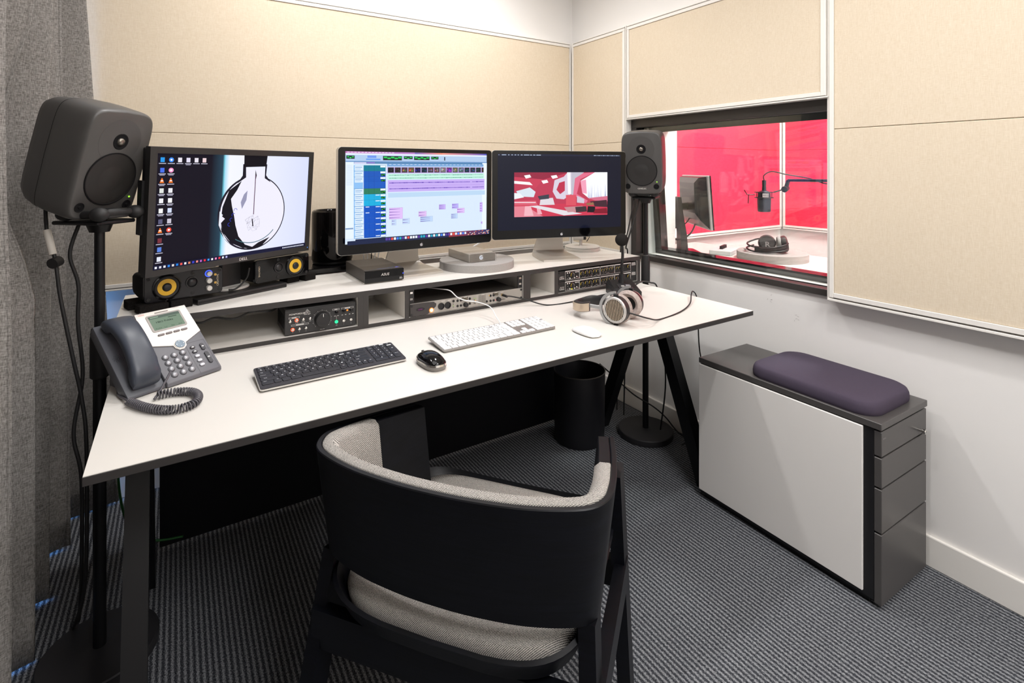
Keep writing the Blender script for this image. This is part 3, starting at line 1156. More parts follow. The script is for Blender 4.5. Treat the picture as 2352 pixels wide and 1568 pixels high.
def film_picture():
    """a dark blue desktop with a wide still of an empty red and white room"""
    W, H = 0.597, 0.336
    c = Canvas(W, H)
    c.rect(0, 0, W, H, (13, 18, 38))
    c.rect(0, 0, W, .0075, (28, 34, 58))
    for k, w_ in enumerate((.004, .02, .008, .008, .01, .011, .008, .012, .02, .015, .012, .014, .022, .01)):
        c.rect(.004 + k * .0145, .0025, w_ * .72, .0028, (190, 205, 230))
    for k in range(18):
        c.rect(.459 + k * .0074, .0025, .0035 if k % 3 else .0055, .0028, (190, 205, 230))
    x0, y0, w, h = .0745, .081, .452, .197
    P = lambda a, b: (x0 + a * w, y0 + b * h)

    def pg(pts, col):
        c.poly([P(a, b) for a, b in pts], col)
    c.rect(x0, y0, w, h, (190, 60, 86))
    pg([(0, 1), (1, 1), (1, .72), (0, .72)], (206, 58, 84))
    pg([(0, 1), (.30, 1), (.12, .76), (0, .76)], (226, 130, 146))
    pg([(.10, .98), (.20, .98), (.17, .76), (.11, .76)], (240, 180, 190)); pg([(.24, .95), (.29, .95), (.26, .78), (.23, .78)], (238, 170, 182))
    pg([(.15, .76), (.24, .75), (.72, .96), (.52, .99)], (226, 220, 226))
    pg([(0, 0), (.58, 0), (.30, .16), (0, .10)], (150, 40, 66)); pg([(0, .1), (.3, .16), (.22, .36), (0, .22)], (200, 62, 88))
    pg([(0, .19), (.16, .22), (.19, .29), (0, .25)], (248, 244, 248)); pg([(.02, .42), (.16, .34), (.22, .44), (.20, .56), (.05, .54)], (214, 226, 236))
    pg([(0, .46), (.06, .47), (.10, .56), (0, .60)], (236, 240, 246))
    for a in ((.10, .07), (.28, .19), (.38, .08)):
        pg([(a[0], a[1]), (a[0] + .06, a[1] - .02), (a[0] + .075, a[1] + .04), (a[0] + .02, a[1] + .07)], (250, 246, 250))
    pg([(.40, .44), (.42, .18), (.52, .10), (.56, .0), (.62, .0), (.60, .5), (.52, .62), (.44, .60)], (216, 206, 222)); pg([(.44, .40), (.47, .24), (.53, .20), (.53, .42), (.48, .50)], (190, 50, 78))
    pg([(.555, .0), (.59, .0), (.595, .5), (.565, .5)], (246, 246, 252))
    pg([(.60, 0), (.74, 0), (.66, .14), (.62, .6), (.60, .56)], (190, 186, 200)); pg([(.73, .02), (.86, .0), (.70, .16), (.66, .5), (.78, .66), (.76, .72), (.62, .52), (.64, .14)], (224, 110, 140))
    pg([(.86, 0), (1, 0), (1, .62), (.80, .62), (.72, .48), (.70, .2)], (244, 246, 254)); pg([(.70, .2), (.76, .17), (.77, .5), (.72, .48)], (240, 160, 186))
    random.seed(9)
    for k in range(26):
        a = random.uniform(.78, .99)
        hh = random.uniform(.05, .36)
        pg([(a, .60), (a + .007, .60), (a + .004, .60 - hh)], random.choice([(190, 196, 220), (176, 184, 212), (208, 212, 232)]))
    pg([(.78, .60), (1, .56), (1, .68), (.86, .66)], (210, 112, 140)); pg([(.66, .54), (.74, .62), (.74, .72), (.66, .70)], (206, 198, 212))
    pg([(.27, .60), (.40, .58), (.42, .74), (.26, .74)], (222, 214, 222)); pg([(.24, .54), (.36, .50), (.36, .60), (.26, .62)], (60, 64, 76))
    pg([(.54, .52), (.65, .52), (.65, .76), (.54, .76)], (218, 84, 100)); pg([(0, .64), (.22, .64), (.24, .74), (0, .74)], (216, 92, 112)); pg([(0, .66), (.22, .67), (.22, .69), (0, .68)], (240, 226, 232))
    pg([(.52, .80), (.72, .78), (.76, .90), (.56, .92)], (196, 140, 146)); pg([(.64, .80), (.76, .79), (.77, .91), (.65, .93)], (62, 48, 54)); pg([(.78, .79), (.86, .80), (.86, .94), (.77, .93)], (20, 20, 28))
    pg([(.80, .68), (.99, .65), (1, .82), (.86, .80)], (66, 38, 50)); pg([(.86, .86), (.99, .84), (1, .97), (.84, .96)], (130, 24, 44)); pg([(.76, .72), (.84, .70), (.85, .76), (.77, .77)], (150, 110, 80))
    return c, W, H


# ---- left monitor: matte black, turned toward the chair
dm = place('black_monitor', 'matte black monitor showing a glass light bulb picture', 'monitor', 0.15, 1.99, 0.886, 30.1)
PM = T(-0.039, -0.108, 0.099) @ RX(R(4.3))
w, h = .556, .36
bm = B()
for a in ((-w / 2, w / 2, 0, .018), (-w / 2, w / 2, h - .018, h)):
    box(bm, a[0], a[1], 0, .022, a[2], a[3], 0, 1, PM)
for a in ((-w / 2, -w / 2 + .019), (w / 2 - .019, w / 2)):
    box(bm, a[0], a[1], 0, .022, .018, h - .018, 0, 1, PM)
fo = obj('bezel', bm, mat('monitor_bezel', (38, 36, 36), 0.5), dm)
bm = B(); box(bm, -w / 2 + .004, w / 2 - .004, .016, .045, .004, h - .004, .003, 1, PM); box(bm, -.17, .17, .045, .075, .05, .30, .01, 2, PM)
bk = obj('back_shell', bm, BLACKPL, dm)
bm = B()
box(bm, -w / 2 - .006, -w / 2 + .004, .022, .044, .115, .265, .001, 1, PM)
obj('side_port', bm, BLACKPL, bk)
c, W_, H_ = dell_picture()
c.build('screen', SCREENMAT, dm, PM @ T(0, .0035, h / 2 + .0005))
c = Canvas(.05, .012); c.text(.025, .006, 'DELL', .009, (225, 222, 220), bold=.0004)
c.build('maker_mark', PRINT, fo, PM @ T(.015, -.0004, .009))
c = Canvas(.005, .005); c.ell(.0025, .0025, .0018, .0018, (70, 150, 255), 12)
c.build('power_light', SCREEN, fo, PM @ T(w / 2 - .008, -.0006, .012))
bm = B(); lathe(bm, [(.062, 0), (.062, .004), (.058, .007), (.03, .008)], 40)
obj('stand_base', bm, SILVER, dm, 30)
bm = B(); loft(bm, [[(-.035, -.012, .008), (.035, -.012, .008), (.03, .014, .008), (-.03, .014, .008)], [(-.03, -.016, .12), (.03, -.016, .12), (.026, .01, .12), (-.026, .01, .12)], [(-.03, -.030, .26), (.03, -.030, .26), (.026, -.008, .26), (-.026, -.008, .26)]])
obj('stand_column', bm, BLACKPL, dm)


# ---- two wide glossy displays on bent metal feet
def apple_display(label, x, y, yaw, tilt, zb, pic, fyaw=0.0):
    t = place('glossy_display', label, 'monitor', x, y, Z_SHELF, yaw, 'glossy displays on the shelf')
    w, h = .65, .392
    P = T(0, 0, zb - Z_SHELF) @ RX(R(-tilt))
    o = rrect(w, h, .014, 6)
    Pf = P @ T(0, 0, h / 2) @ STAND
    bm = B(); prism(bm, o, -.022, -.0012, Pf)
    sh_ = obj('shell', bm, ALU, t, 30)
    bm = B(); loft(bm, [[(a * .97, b * .96, -.022) for a, b in o], [(a * .85, b * .8, -.036) for a, b in o], [(a * .5, b * .5, -.044) for a, b in o]], M=Pf)
    obj('back_shell', bm, ALU, t, 50)
    bm = B(); prism(bm, rrect(w - .002, h - .002, .0135, 6), -.0012, 0, Pf)
    gl = obj('glass_front', bm, GLOSSBLACK, t, 30)
    c, W, H = pic
    c.build('screen', SCREEN, t, P @ T(0, -.0002, h / 2 + .012))
    c = Canvas(.02, .02)
    c.ell(.0083, .0115, .0042, .0055, (176, 176, 180), 20); c.ell(.0117, .0115, .0042, .0055, (176, 176, 180), 20)
    c.ell(.0165, .010, .0026, .0026, (9, 9, 11), 14); c.poly([(.0100, .0052), (.0118, .0045), (.0128, .0022), (.0108, .003)], (176, 176, 180))
    c.build('logo', PRINT, gl, P @ T(0, -.0003, .017))
    c = Canvas(.004, .004); c.ell(.002, .002, .0012, .0012, (40, 40, 48), 10)
    c.build('camera_lens', PRINT, gl, P @ T(0, -.0003, h - .012))
    # bent foot: base plate, curve, neck
    F_ = RZ_(R(fyaw))
    prof = [(-.015, .004, .094), (.05, .004, .094), (.10, .004, .094), (.150, .0045, .093), (.178, .008, .088), (.192, .020, .080), (.190, .042, .072), (.175, .085, .064), (.150, .14, .060), (.120, .20, .060), (.085, .25, .060)]
    loops = []
    for i, (yy, zz, hw) in enumerate(prof):
        p0 = prof[max(i - 1, 0)]; p1 = prof[min(i + 1, len(prof) - 1)]
        d = V((p1[0] - p0[0], p1[1] - p0[1])).normalized()
        nx, nz = -d.y * .004, d.x * .004
        hw0 = hw - (.006 if i == 0 else 0)
        loops.append([F_ @ V(q) for q in ((-hw0, yy + nx, zz + nz), (hw0, yy + nx, zz + nz), (hw0, yy - nx, zz - nz), (-hw0, yy - nx, zz - nz))])
    bm = B(); loft(bm, loops)
    obj('foot', bm, mat('satin_metal', (196, 191, 184), 0.38, metal=0.55), t, 35)
    return t


apple_display('wide glossy display full of coloured audio editing tracks', .811, 1.917, 2.0, -.7, .971, daw_picture())
apple_display('wide glossy display with a small red film still on dark blue', 1.468, 1.866, -16.2, .3, .973, film_picture(), -3)

# ================================================================ little things on the shelf
slim = place('slim_black_box', 'flat slim black device lying under the left monitor', 'device', .057, 1.849, Z_SHELF, 24.7)
obj('case', box(B(), 0, .30, 0, .175, .0, .0165, .0025, 2), BLACKPL, slim)
obj('seam', box(B(), .002, .298, -.0004, .01, .0075, .0088), MATTEBLACK, slim)


def pad(label, x, y, yaw, w, d, hgt=.0255):
    t = obj('foam_pad', box(B(), -w / 2, w / 2, -d / 2, d / 2, 0, hgt, .002, 1), BLACKFOAM, None, loc=(x, y, Z_SHELF), rotz=R(yaw))
    tag(t, label, 'foam pad', 'black foam pads')


pad('ragged black foam pad under left end of the left small speaker, rearmost', -.098, 1.925, 16, .055, .05)
pad('black foam pad at the front corner under left small speaker, behind phone', -.058, 1.843, 16, .072, .052)
pad('black foam pad between the phone top and the slim black box', .010, 1.866, 16, .058, .045)
pad('black foam pad under right small speaker, nearest the slim black box', .352, 2.062, 24.6, .05, .05)
pad('black foam pad under right end of the right small speaker', .412, 2.075, 24.6, .045, .06)


def small_speaker(label, x, y, yaw, left):
    t = place('small_speaker', label, 'speaker', x, y, .894, yaw, 'small desktop speakers')
    w, h, d = .209, .080, .12
    s = 1 if left else -1
    # rounded bolster body, front slab
    loops = []
    for yy, k in ((.012, 1.0), (.06, 1.0), (.10, .97), (.135, .86), (.155, .66), (.163, .4)):
        loops.append([(a * (1 - (1 - k) * .12), yy, h / 2 + b * k) for a, b in rrect(w - .004, h - .003, .012, 4)])
    bm = B(); loft(bm, loops)
    obj('body', bm, MATTEBLACK, t, 40)
    bm = B(); prism(bm, rrect(w, h, .010, 5), -.012, 0, T(0, 0, h / 2) @ STAND, .0012)
    fp = obj('front_plate', bm, GLOSSBLACK if not left else mat('satin_black', (26, 25, 29), 0.25), t, 30)
    wx, tx = -.048 * s, .018 * s
    W = T(wx, 0, h / 2) @ STAND
    bm = B(); lathe(bm, [(.0375, 0), (.0375, .0035), (.034, .0045), (.0325, .002)], 40, W, cap=False)
    obj('woofer_ring', bm, GLOSSBLACK, t, 30)
    bm = B(); lathe(bm, [(.0325, .002), (.030, .0032), (.027, .0026), (.0245, .0006)], 40, W, cap=False)
    obj('woofer_surround', bm, RUBBER, t, 30)
    bm = B(); lathe(bm, [(.0245, .0008), (.012, -.004 + .0055)], 40, W, cap=False)
    obj('woofer_cone', bm, YELLOW, t, 30)
    bm = B(); lathe(bm, [(.0125, .0014), (.011, .0045), (.007, .0062), (.0, .0068)], 24, W)
    obj('woofer_cap', bm, BLACKPL, t, 60)
    W = T(tx, 0, h / 2 + .004) @ STAND
    bm = B(); lathe(bm, [(.0175, 0), (.0175, .003), (.0145, .0035), (.013, .001)], 32, W, cap=False); lathe(bm, [(.0125, .001), (.010, .004), (.005, .006), (0, .0064)], 24, W)
    obj('tweeter', bm, BLACKPL, t, 40)
    for a, b in ((-.094, .010), (-.094, .070), (tx * s + .002, .012), (tx * s + .002, .072), (.096, .010), (.096, .070)):
        bm = B(); lathe(bm, [(.0052, 0), (.0052, .0012), (.0026, .0014), (.0024, .0003), (0, .0003)], 14, T(a * s, 0, b) @ STAND)
        obj('screw_boss', bm, RUBBER, t, 40)
    c = Canvas(w, h)
    c.text(w / 2 + .090 * s, h / 2, 'CREATIVE', .0055, (196, 182, 156), w=.036, rot=R(90) if left else R(-90))
    c.build('maker_mark', PRINT, fp, T(0, -.0005, h / 2))
    if left:
        for k, zz in enumerate((.064, .042, .019)):
            kx = .064
            bm = B(); lathe(bm, [(.0085, 0), (.0078, .010), (.0068, .0112), (0, .0114)], 24, T(kx, 0, zz) @ STAND)
            kb = obj('knob', bm, SILVER, t, 30)
            if k == 0:
                bm = B(); lathe(bm, [(.0108, 0), (.0108, .001), (.0092, .001)], 24, T(kx, -.0006, zz) @ STAND)
                tag(obj('light_ring', bm, BLUELED, kb, 30), 'glowing blue ring')
        for zz in (.058, .033):
            bm = B(); lathe(bm, [(.0036, 0), (.0036, .0018), (.002, .0018), (.0018, .0004), (0, .0004)], 16, T(.083, 0, zz) @ STAND)
            obj('jack', bm, mat('brass', (214, 176, 100), 0.3, metal=0.9), t, 30)
    return t


small_speaker('small lying speaker with yellow cone and three silver knobs, beside the phone', .0245, 1.863, 15.7, True)
small_speaker('small lying speaker with yellow cone and no knobs, under monitor right end', .320, 1.992, 24.6, False)

# black stand and the glossy cylinder computer behind the shelf
st = place('black_stand', 'black platform behind the shelf carrying the glossy black cylinder', 'stand', .56, 2.315, 0, 0)
obj('platform', box(B(), -.22, .20, -.17, .16, .868, .890, .003), GLOSSBLACK, st)
for a in (-.2, .18):
    for b in (-.15, .14):
        obj('leg', box(B(), a - .015, a + .015, b - .015, b + .015, 0, .868), BLACKMETAL, st)
cy = place('cylinder_computer', 'glossy black cylinder computer half hidden behind the audio display', 'computer', .555, 2.262, .890, 0)
bm = B(); lathe(bm, [(.062, 0), (.078, .004), (.079, .012)], 48)
obj('base_ring', bm, BLACKPL, cy, 30)
bm = B(); lathe(bm, [(.079, .012), (.082, .018), (.082, .205), (.080, .216), (.073, .222), (.066, .221), (.058, .205), (.055, .12)], 56)
obj('casing', bm, mat('black_mirror_metal', (30, 28, 28), 0.07, metal=0.7), cy, 30)
bm = B(); lathe(bm, [(.055, .12), (.0, .12)], 40)
obj('fan', bm, MATTEBLACK, cy)

# disc drive
dd = place('disc_drive', 'black optical disc drive with a glossy front and blue light', 'disc drive', .6435, 1.863, Z_SHELF, 0)
obj('case', box(B(), -.0735, .0735, .004, .245, .004, .049, .0015, 2), mat('drive_case', (64, 59, 55), 0.5), dd)
fpn = obj('front_panel', box(B(), -.0735, .0735, -.003, .004, .004, .0455, .0012, 2), GLOSSBLACK, dd)
obj('base_tray', box(B(), -.0755, .0715, .01, .243, 0, .004), SILVER, dd)
c = Canvas(.148, .042); c.text(.076, .016, 'ASUS', .008, (214, 210, 206), w=.030, slant=.2); c.text(.136, .034, 'BD', .004, (190, 190, 190), w=.010)
c.rect(.130, .0365, .012, .0013, (190, 190, 190))
c.build('maker_mark', PRINT, fpn, T(0, -.0032, .025))
c = Canvas(.10, .014)
for k in range(14):
    c.rect(.002 + k * .0045, .006, .003, .003, (60, 100, 170))
c.poly([(.068, .010), (.086, .010), (.077, .001)], (120, 120, 255))
c.build('status_light', SCREEN, dd, T(.024, .012, .0493) @ RX(-math.pi / 2))
c = Canvas(.006, .003); c.rect(0, 0, .006, .003, (70, 90, 255)); c.build('tray_light', SCREEN, fpn, T(.0705, -.0034, .027))

# foam disc with external drive
fd = obj('foam_disc', lathe(B(), [(.158, 0), (.158, .030), (.156, .032)], 72), FOAM, None, 30, loc=(1.082, 1.958, Z_SHELF))
tag(fd, 'thick round grey foam disc under the small silver drive on the shelf', 'foam disc')
gd = place('external_drive', 'silver external drive with perforated front on grey foam disc', 'hard drive', 1.068, 1.885, .900, -1)
obj('case', box(B(), -.0625, .0625, .001, .20, 0, .035, .003, 2), mat('drive_silver', (186, 180, 172), 0.4, metal=0.35), gd, 30)
bm = B(); prism(bm, rrect(.121, .0335, .003, 3), 0, .0012, T(0, .001, .0175) @ STAND)
g = obj('perforated_front', bm, mat('front_grille', (150, 146, 140), 0.4, metal=0.5), gd)
c = Canvas(.121, .0335)
for k in range(33):
    for j in range(8):
        xx, yy = .007 + k * .0034 + (j % 2) * .0017, .004 + j * .0036
        if abs(xx - .055) > .009 and xx < .116:
            c.ell(xx, yy, .0009, .0009, (60, 56, 52), 6)
for a in ((.0035, 0, .1140, .0008), (.0035, .0327, .1140, .0008), (0, .003, .0008, .0275), (.1202, .003, .0008, .0275)):
    c.rect(*a, (60, 58, 56))
c.build('perforation', PRINT, g, T(0, -.0004, .0175))
c = Canvas(.02, .02); c.ring(.01, .01, .0085, .0085, .25, (240, 246, 255), 24, 40, 330); c.rect(.010, .0092, .0085, .0022, (240, 246, 255)); c.ring(.01, .01, .0045, .0045, .3, (220, 232, 255), 20, 60, 330)
c.build('logo_light', SCREEN, g, T(-.006, -.0006, .0175))

# low round turntable with a small camera at the back right of the shelf
tt = place('turntable', 'low round pale grey turntable at the back right of the shelf', 'turntable', 1.755, 2.06, Z_SHELF, 0)
obj('lower_disc', lathe(B(), [(.088, 0), (.090, .004), (.090, .014), (.088, .0155)], 56), mat('pale_grey', (206, 202, 196), 0.5), tt, 30)
obj('upper_disc', lathe(B(), [(.087, .0165), (.089, .020), (.087, .0225), (.05, .024), (0, .024)], 56), MATS['pale_grey'], tt, 30)
wc = place('small_camera', 'small white camera with black lens standing on the pale turntable', 'camera', 1.745, 2.06, .892, -30)
bm = B(); cyl(bm, (0, 0, 0), (0, 0, .028), .008); obj('post', bm, SILVER, wc, 40)
bm = B(); cyl(bm, (-.038, 0, .038), (.012, 0, .040), .0125, n=20); obj('body', bm, SILVER, wc, 40)
bm = B(); cyl(bm, (.012, 0, .040), (.026, 0, .040), .012, .0115, 20); obj('lens', bm, BLACKPL, wc, 40)
bm = B(); tube(bm, [(.03, 0, .046), (.046, 0, .044), (.036, 0, .028), (.030, -.004, .020)], .0022, 6, smooth=False); obj('clip', bm, BLACKPL, wc, 40)

# ================================================================ devices in the shelf bays
def screw(par, x, z, y=0.0, r=.0035):
    bm = B(); lathe(bm, [(r, 0), (r, .0015), (r * .6, .0022), (0, .0022)], 12, T(x, y, z) @ STAND)
    return obj('screw', bm, BLACKPL, par, 40)


# monitor controller
mc = place('monitor_controller', 'black monitor controller box with one big round volume knob', 'controller', .402, 1.776, .753, 0)
obj('case', box(B(), -.111, .111, .003, .15, .002, .083, .003, 2), BLACKPL, mc, 30)
fp = obj('front_panel', box(B(), -.111, .111, 0, .003, .003, .080), mat('controller_front', (38, 37, 38), 0.45), mc)
bm = B()
for k in range(9):
    box(bm, -.1114, -.1105, .02 + k * .013, .028 + k * .013, .018, .062)
obj('vent_slots', bm, MATTEBLACK, mc)
c = Canvas(.222, .077)
c.text(.036, .013, 'MONITOR2USB', .0045, (235, 232, 228), w=.048, slant=.15)
c.line(.058, .014, .066, .002, .0006, (225, 222, 220)); c.line(.066, .002, .075, .013, .0006, (225, 222, 220)); c.line(.058, .014, .075, .013, .0006, (225, 222, 220)); c.ring(.0665, .0095, .003, .003, .3, (225, 222, 220), 12)
c.text(.0665, .018, 'behringer', .004, (235, 232, 228), w=.020)


def pill(x, y, w_, t_):
    c.rect(x, y, w_, .0008, (200, 198, 196)); c.rect(x, y + .0042, w_, .0008, (200, 198, 196)); c.rect(x - .0006, y, .0008, .005, (200, 198, 196)); c.rect(x + w_ - .0002, y, .0008, .005, (200, 198, 196))
    c.rect(x + w_ * .28, y + .0006, w_ * .44, .0038, (200, 198, 196)); c.text(x + w_ / 2, y + .0025, t_, .0024, (40, 39, 40))


pill(.011, .0215, .031, 'SOURCE'); pill(.018, .0455, .052, 'MONITOR'); pill(.146, .0135, .021, 'CUE MIX'); pill(.174, .0135, .040, 'PHONES')
for x, y, t_ in ((.014, .042, '1'), (.034, .041, '2 USB'), (.054, .041, 'MONO'), (.075, .041, 'DIM'), (.022, .070, 'A'), (.042, .070, 'B'), (.062, .070, 'C'), (.158, .068, 'USB'), (.182, .068, '1'), (.206, .068, '2')):
    c.text(x, y, t_, .0024, (225, 222, 220))
for x, y in ((.153, .0365), (.163, .0365), (.177, .0365), (.188, .0365), (.201, .0365), (.212, .0365)):
    c.rect(x - .0025, y, .005, .0016, (210, 208, 206))
c.rect(.1577, .0365, .0006, .013, (210, 208, 206))
for k in range(31):
    a = R(225 - 270 * k / 30)
    L_ = .0035 if k % 3 == 0 else .0015
    c.line(.112 + .0275 * math.cos(a), .041 - .0275 * math.sin(a), .112 + (.0275 + L_) * math.cos(a), .041 - (.0275 + L_) * math.sin(a), .0007, (215, 212, 210))
c.text(.112, .0735, 'VOLUME', .0026, (225, 222, 220))
c.build('panel_print', PRINT, fp, T(0, -.0002, .0415))
bm = B(); lathe(bm, [(.0235, 0), (.0225, .018), (.021, .020), (0, .0205)], 48, T(.001, 0, .039) @ STAND)
kn = obj('volume_knob', bm, RUBBER, mc, 30)
c = Canvas(.004, .012); c.rect(.0014, 0, .0014, .010, (230, 228, 224)); c.build('pointer', PRINT, kn, T(.001, -.0208, .054))
for x, z, lit in ((.014, .0440, 0), (.034, .0450, 1), (.054, .0450, 0), (.075, .0450, 0), (.022, .0165, 1), (.042, .0165, 0), (.062, .0165, 0)):
    Q = T(x - .111, 0, z + .002) @ STAND
    bm = B(); lathe(bm, [(.0042, 0), (.0042, .003), (.003, .004), (0, .0042)], 16, Q)
    b_ = obj('button', bm, CHROME, mc, 40)
    if lit:
        bm = B(); lathe(bm, [(.0058, 0), (.0058, .0012), (.0043, .0012)], 18, Q)
        tag(obj('light_ring', bm, mat('orange_red_light', (255, 90, 40), .4, emit=(255, 86, 40), estr=1.0), b_), 'glowing orange ring')
for x, z in ((.158, .055), (.182, .0565), (.206, .0565)):
    bm = B(); lathe(bm, [(.0055, 0), (.005, .009), (.004, .0098), (0, .01)], 18, T(x - .111, 0, z) @ STAND)
    obj('knob', bm, GLOSSBLACK, mc, 30)
for k, (x, z) in enumerate(((.158, .023), (.182, .023), (.206, .023))):
    Q = T(x - .111, 0, z) @ STAND
    bm = B(); lathe(bm, [(.0055 if k == 0 else .0042, 0), (.0055 if k == 0 else .0042, .0025), (.0034, .0025), (.0022, .0004), (0, .0004)], 20, Q)
    obj('jack', bm, mat('green_ring_light', (40, 230, 150), .4, emit=(40, 220, 140), estr=.8) if k == 0 else CHROME, mc, 30)
bm = B(); lathe(bm, [(.0028, 0), (.0022, .002), (0, .003)], 12, T(.194 - .111, 0, .056) @ STAND)
obj('lamp', bm, ORANGE, mc)

# rack rails in the middle bay
for x, nm in ((.7005, 'left'), (1.1695, 'right')):
    rl = thing('rack_rail', 'black rack strip with cage nuts at %s end of the middle shelf bay' % nm, 'rack rail', (x, 1.775, .753), 0, 'rack strips in the shelf')
    obj('strip', box(B(), 0, .022, 0, .003, 0, .096), BLACKPL, rl)
    for zz in (.056, .062, .088, .094):
        pass
    for zz in (.062, .085):
        bm = B(); box(bm, .006, .017, -.003, 0, zz - .004, zz + .004, .0008, 1)
        obj('cage_nut', bm, CHROME, rl)
# audio interface
ai = place('audio_interface', 'thin silver audio interface with dark left end and glowing button', 'audio interface', .946, 1.768, .7545, 0)
obj('case', box(B(), -.222, .222, .006, .30, .001, .0435), mat('interface_case', (52, 48, 45), 0.5), ai)
obj('front_panel', box(B(), -.241, .241, 0, .006, 0, .0445, .0008, 1), mat('interface_silver', (168, 164, 158), 0.38, metal=0.5), ai)
bm = B()
pts = [(-.241, -.022), (-.175, -.022), (-.158, -.010), (-.142, .002), (-.140, .012), (-.150, .019), (-.178, .0215), (-.241, .022)]
prism(bm, pts, 0, .003, T(0, 0, .0222) @ STAND)
dk = obj('dark_end', bm, mat('interface_dark', (56, 52, 52), 0.4), ai)
c = Canvas(.05, .02); c.ell(.025, .01, .017, .0062, (18, 14, 20), 24); c.text(.025, .01, 'AVID', .005, (170, 80, 170), w=.017, bold=.0003)
c.build('maker_mark', PRINT, dk, T(-.203, -.0034, .022))
bm = B(); lathe(bm, [(.0088, 0), (.0088, .0012), (.0066, .0012)], 24, T(-.160, -.003, .013) @ STAND); rg = obj('button_ring', bm, ORANGE, ai)
bm = B(); lathe(bm, [(.0066, 0), (.006, .002), (0, .0022)], 24, T(-.160, -.003, .013) @ STAND); obj('power_button', bm, mat('lit_white', (250, 240, 235), .4, emit=(255, 236, 226), estr=.7), ai)
for x in (-.120, -.093):
    bm = B(); lathe(bm, [(.0125, 0), (.0125, .004), (.010, .0042), (.0095, .001), (.006, .001), (.006, .0015), (0, .0015)], 28, T(x, 0, .021) @ STAND)
    obj('combo_socket', bm, BLACKPL, ai, 30)
for x, z in ((-.069, .033), (-.052, .032), (-.038, .032), (.0, .033), (-.052, .012), (-.038, .012), (.0, .014), (.075, .012), (.092, .012), (.106, .012), (.092, .032), (.106, .032)):
    bm = B(); lathe(bm, [(.0048, 0), (.0044, .002), (0, .0024)], 14, T(x, 0, z) @ STAND)
    obj('button', bm, BLACKPL, ai, 40)
for x, z, r_ in ((-.019, .013, .0095), (.127, .014, .0092)):
    bm = B(); lathe(bm, [(r_, 0), (r_ * .85, .012), (r_ * .7, .0132), (0, .0134)], 24, T(x, 0, z) @ STAND)
    obj('knob', bm, BLACKPL, ai, 30)
c = Canvas(.44, .044)
for x in (.199, .335):
    c.rect(x - .0125, .003, .025, .012, (50, 44, 40)); c.rect(x - .010, .0045, .020, .009, (104, 96, 80)); c.rect(x - .006, .0075, .012, .0028, (40, 36, 30))
for k in range(9):
    for j in range(9):
        c.rect(.258 + k * .0036, .005 + j * .0038, .0024, .0024, (128, 124, 118))
for x, y, cc in ((.241, .020, (255, 170, 40)), (.243, .012, (150, 200, 90)), (.236, .010, (150, 200, 90)), (.236, .016, (60, 60, 60)), (.236, .024, (60, 60, 60)), (.236, .030, (60, 60, 60)), (.241, .030, (60, 60, 60)), (.303, .008, (255, 200, 40)), (.331, .030, (255, 70, 80)), (.147, .020, (70, 70, 70)), (.147, .026, (130, 200, 60)), (.147, .031, (60, 60, 60))):
    c.rect(x, y, .003, .003, cc)
for x, y in ((.199, .0015), (.335, .0015), (.107, .004), (.132, .004), (.275, .0015), (.362, .004)):
    c.rect(x - .007, y, .014, .0012, (232, 230, 226))
c.rect(.090, .036, .050, .0008, (110, 106, 100)); c.rect(.356, .032, .022, .0018, (60, 58, 56))
c.build('panel_print', PRINT, ai, T(0, -.0002, .0222))
bm = B(); lathe(bm, [(.005, 0), (.005, .004), (.0025, .004)], 16, T(.146, 0, .028) @ STAND); obj('headphone_jack', bm, MATS['brass'], ai, 30)
for x in (-.236, .236):
    for z in (.006, .038):
        screw(ai, x, z, -.003 if x < 0 else 0, .0045)

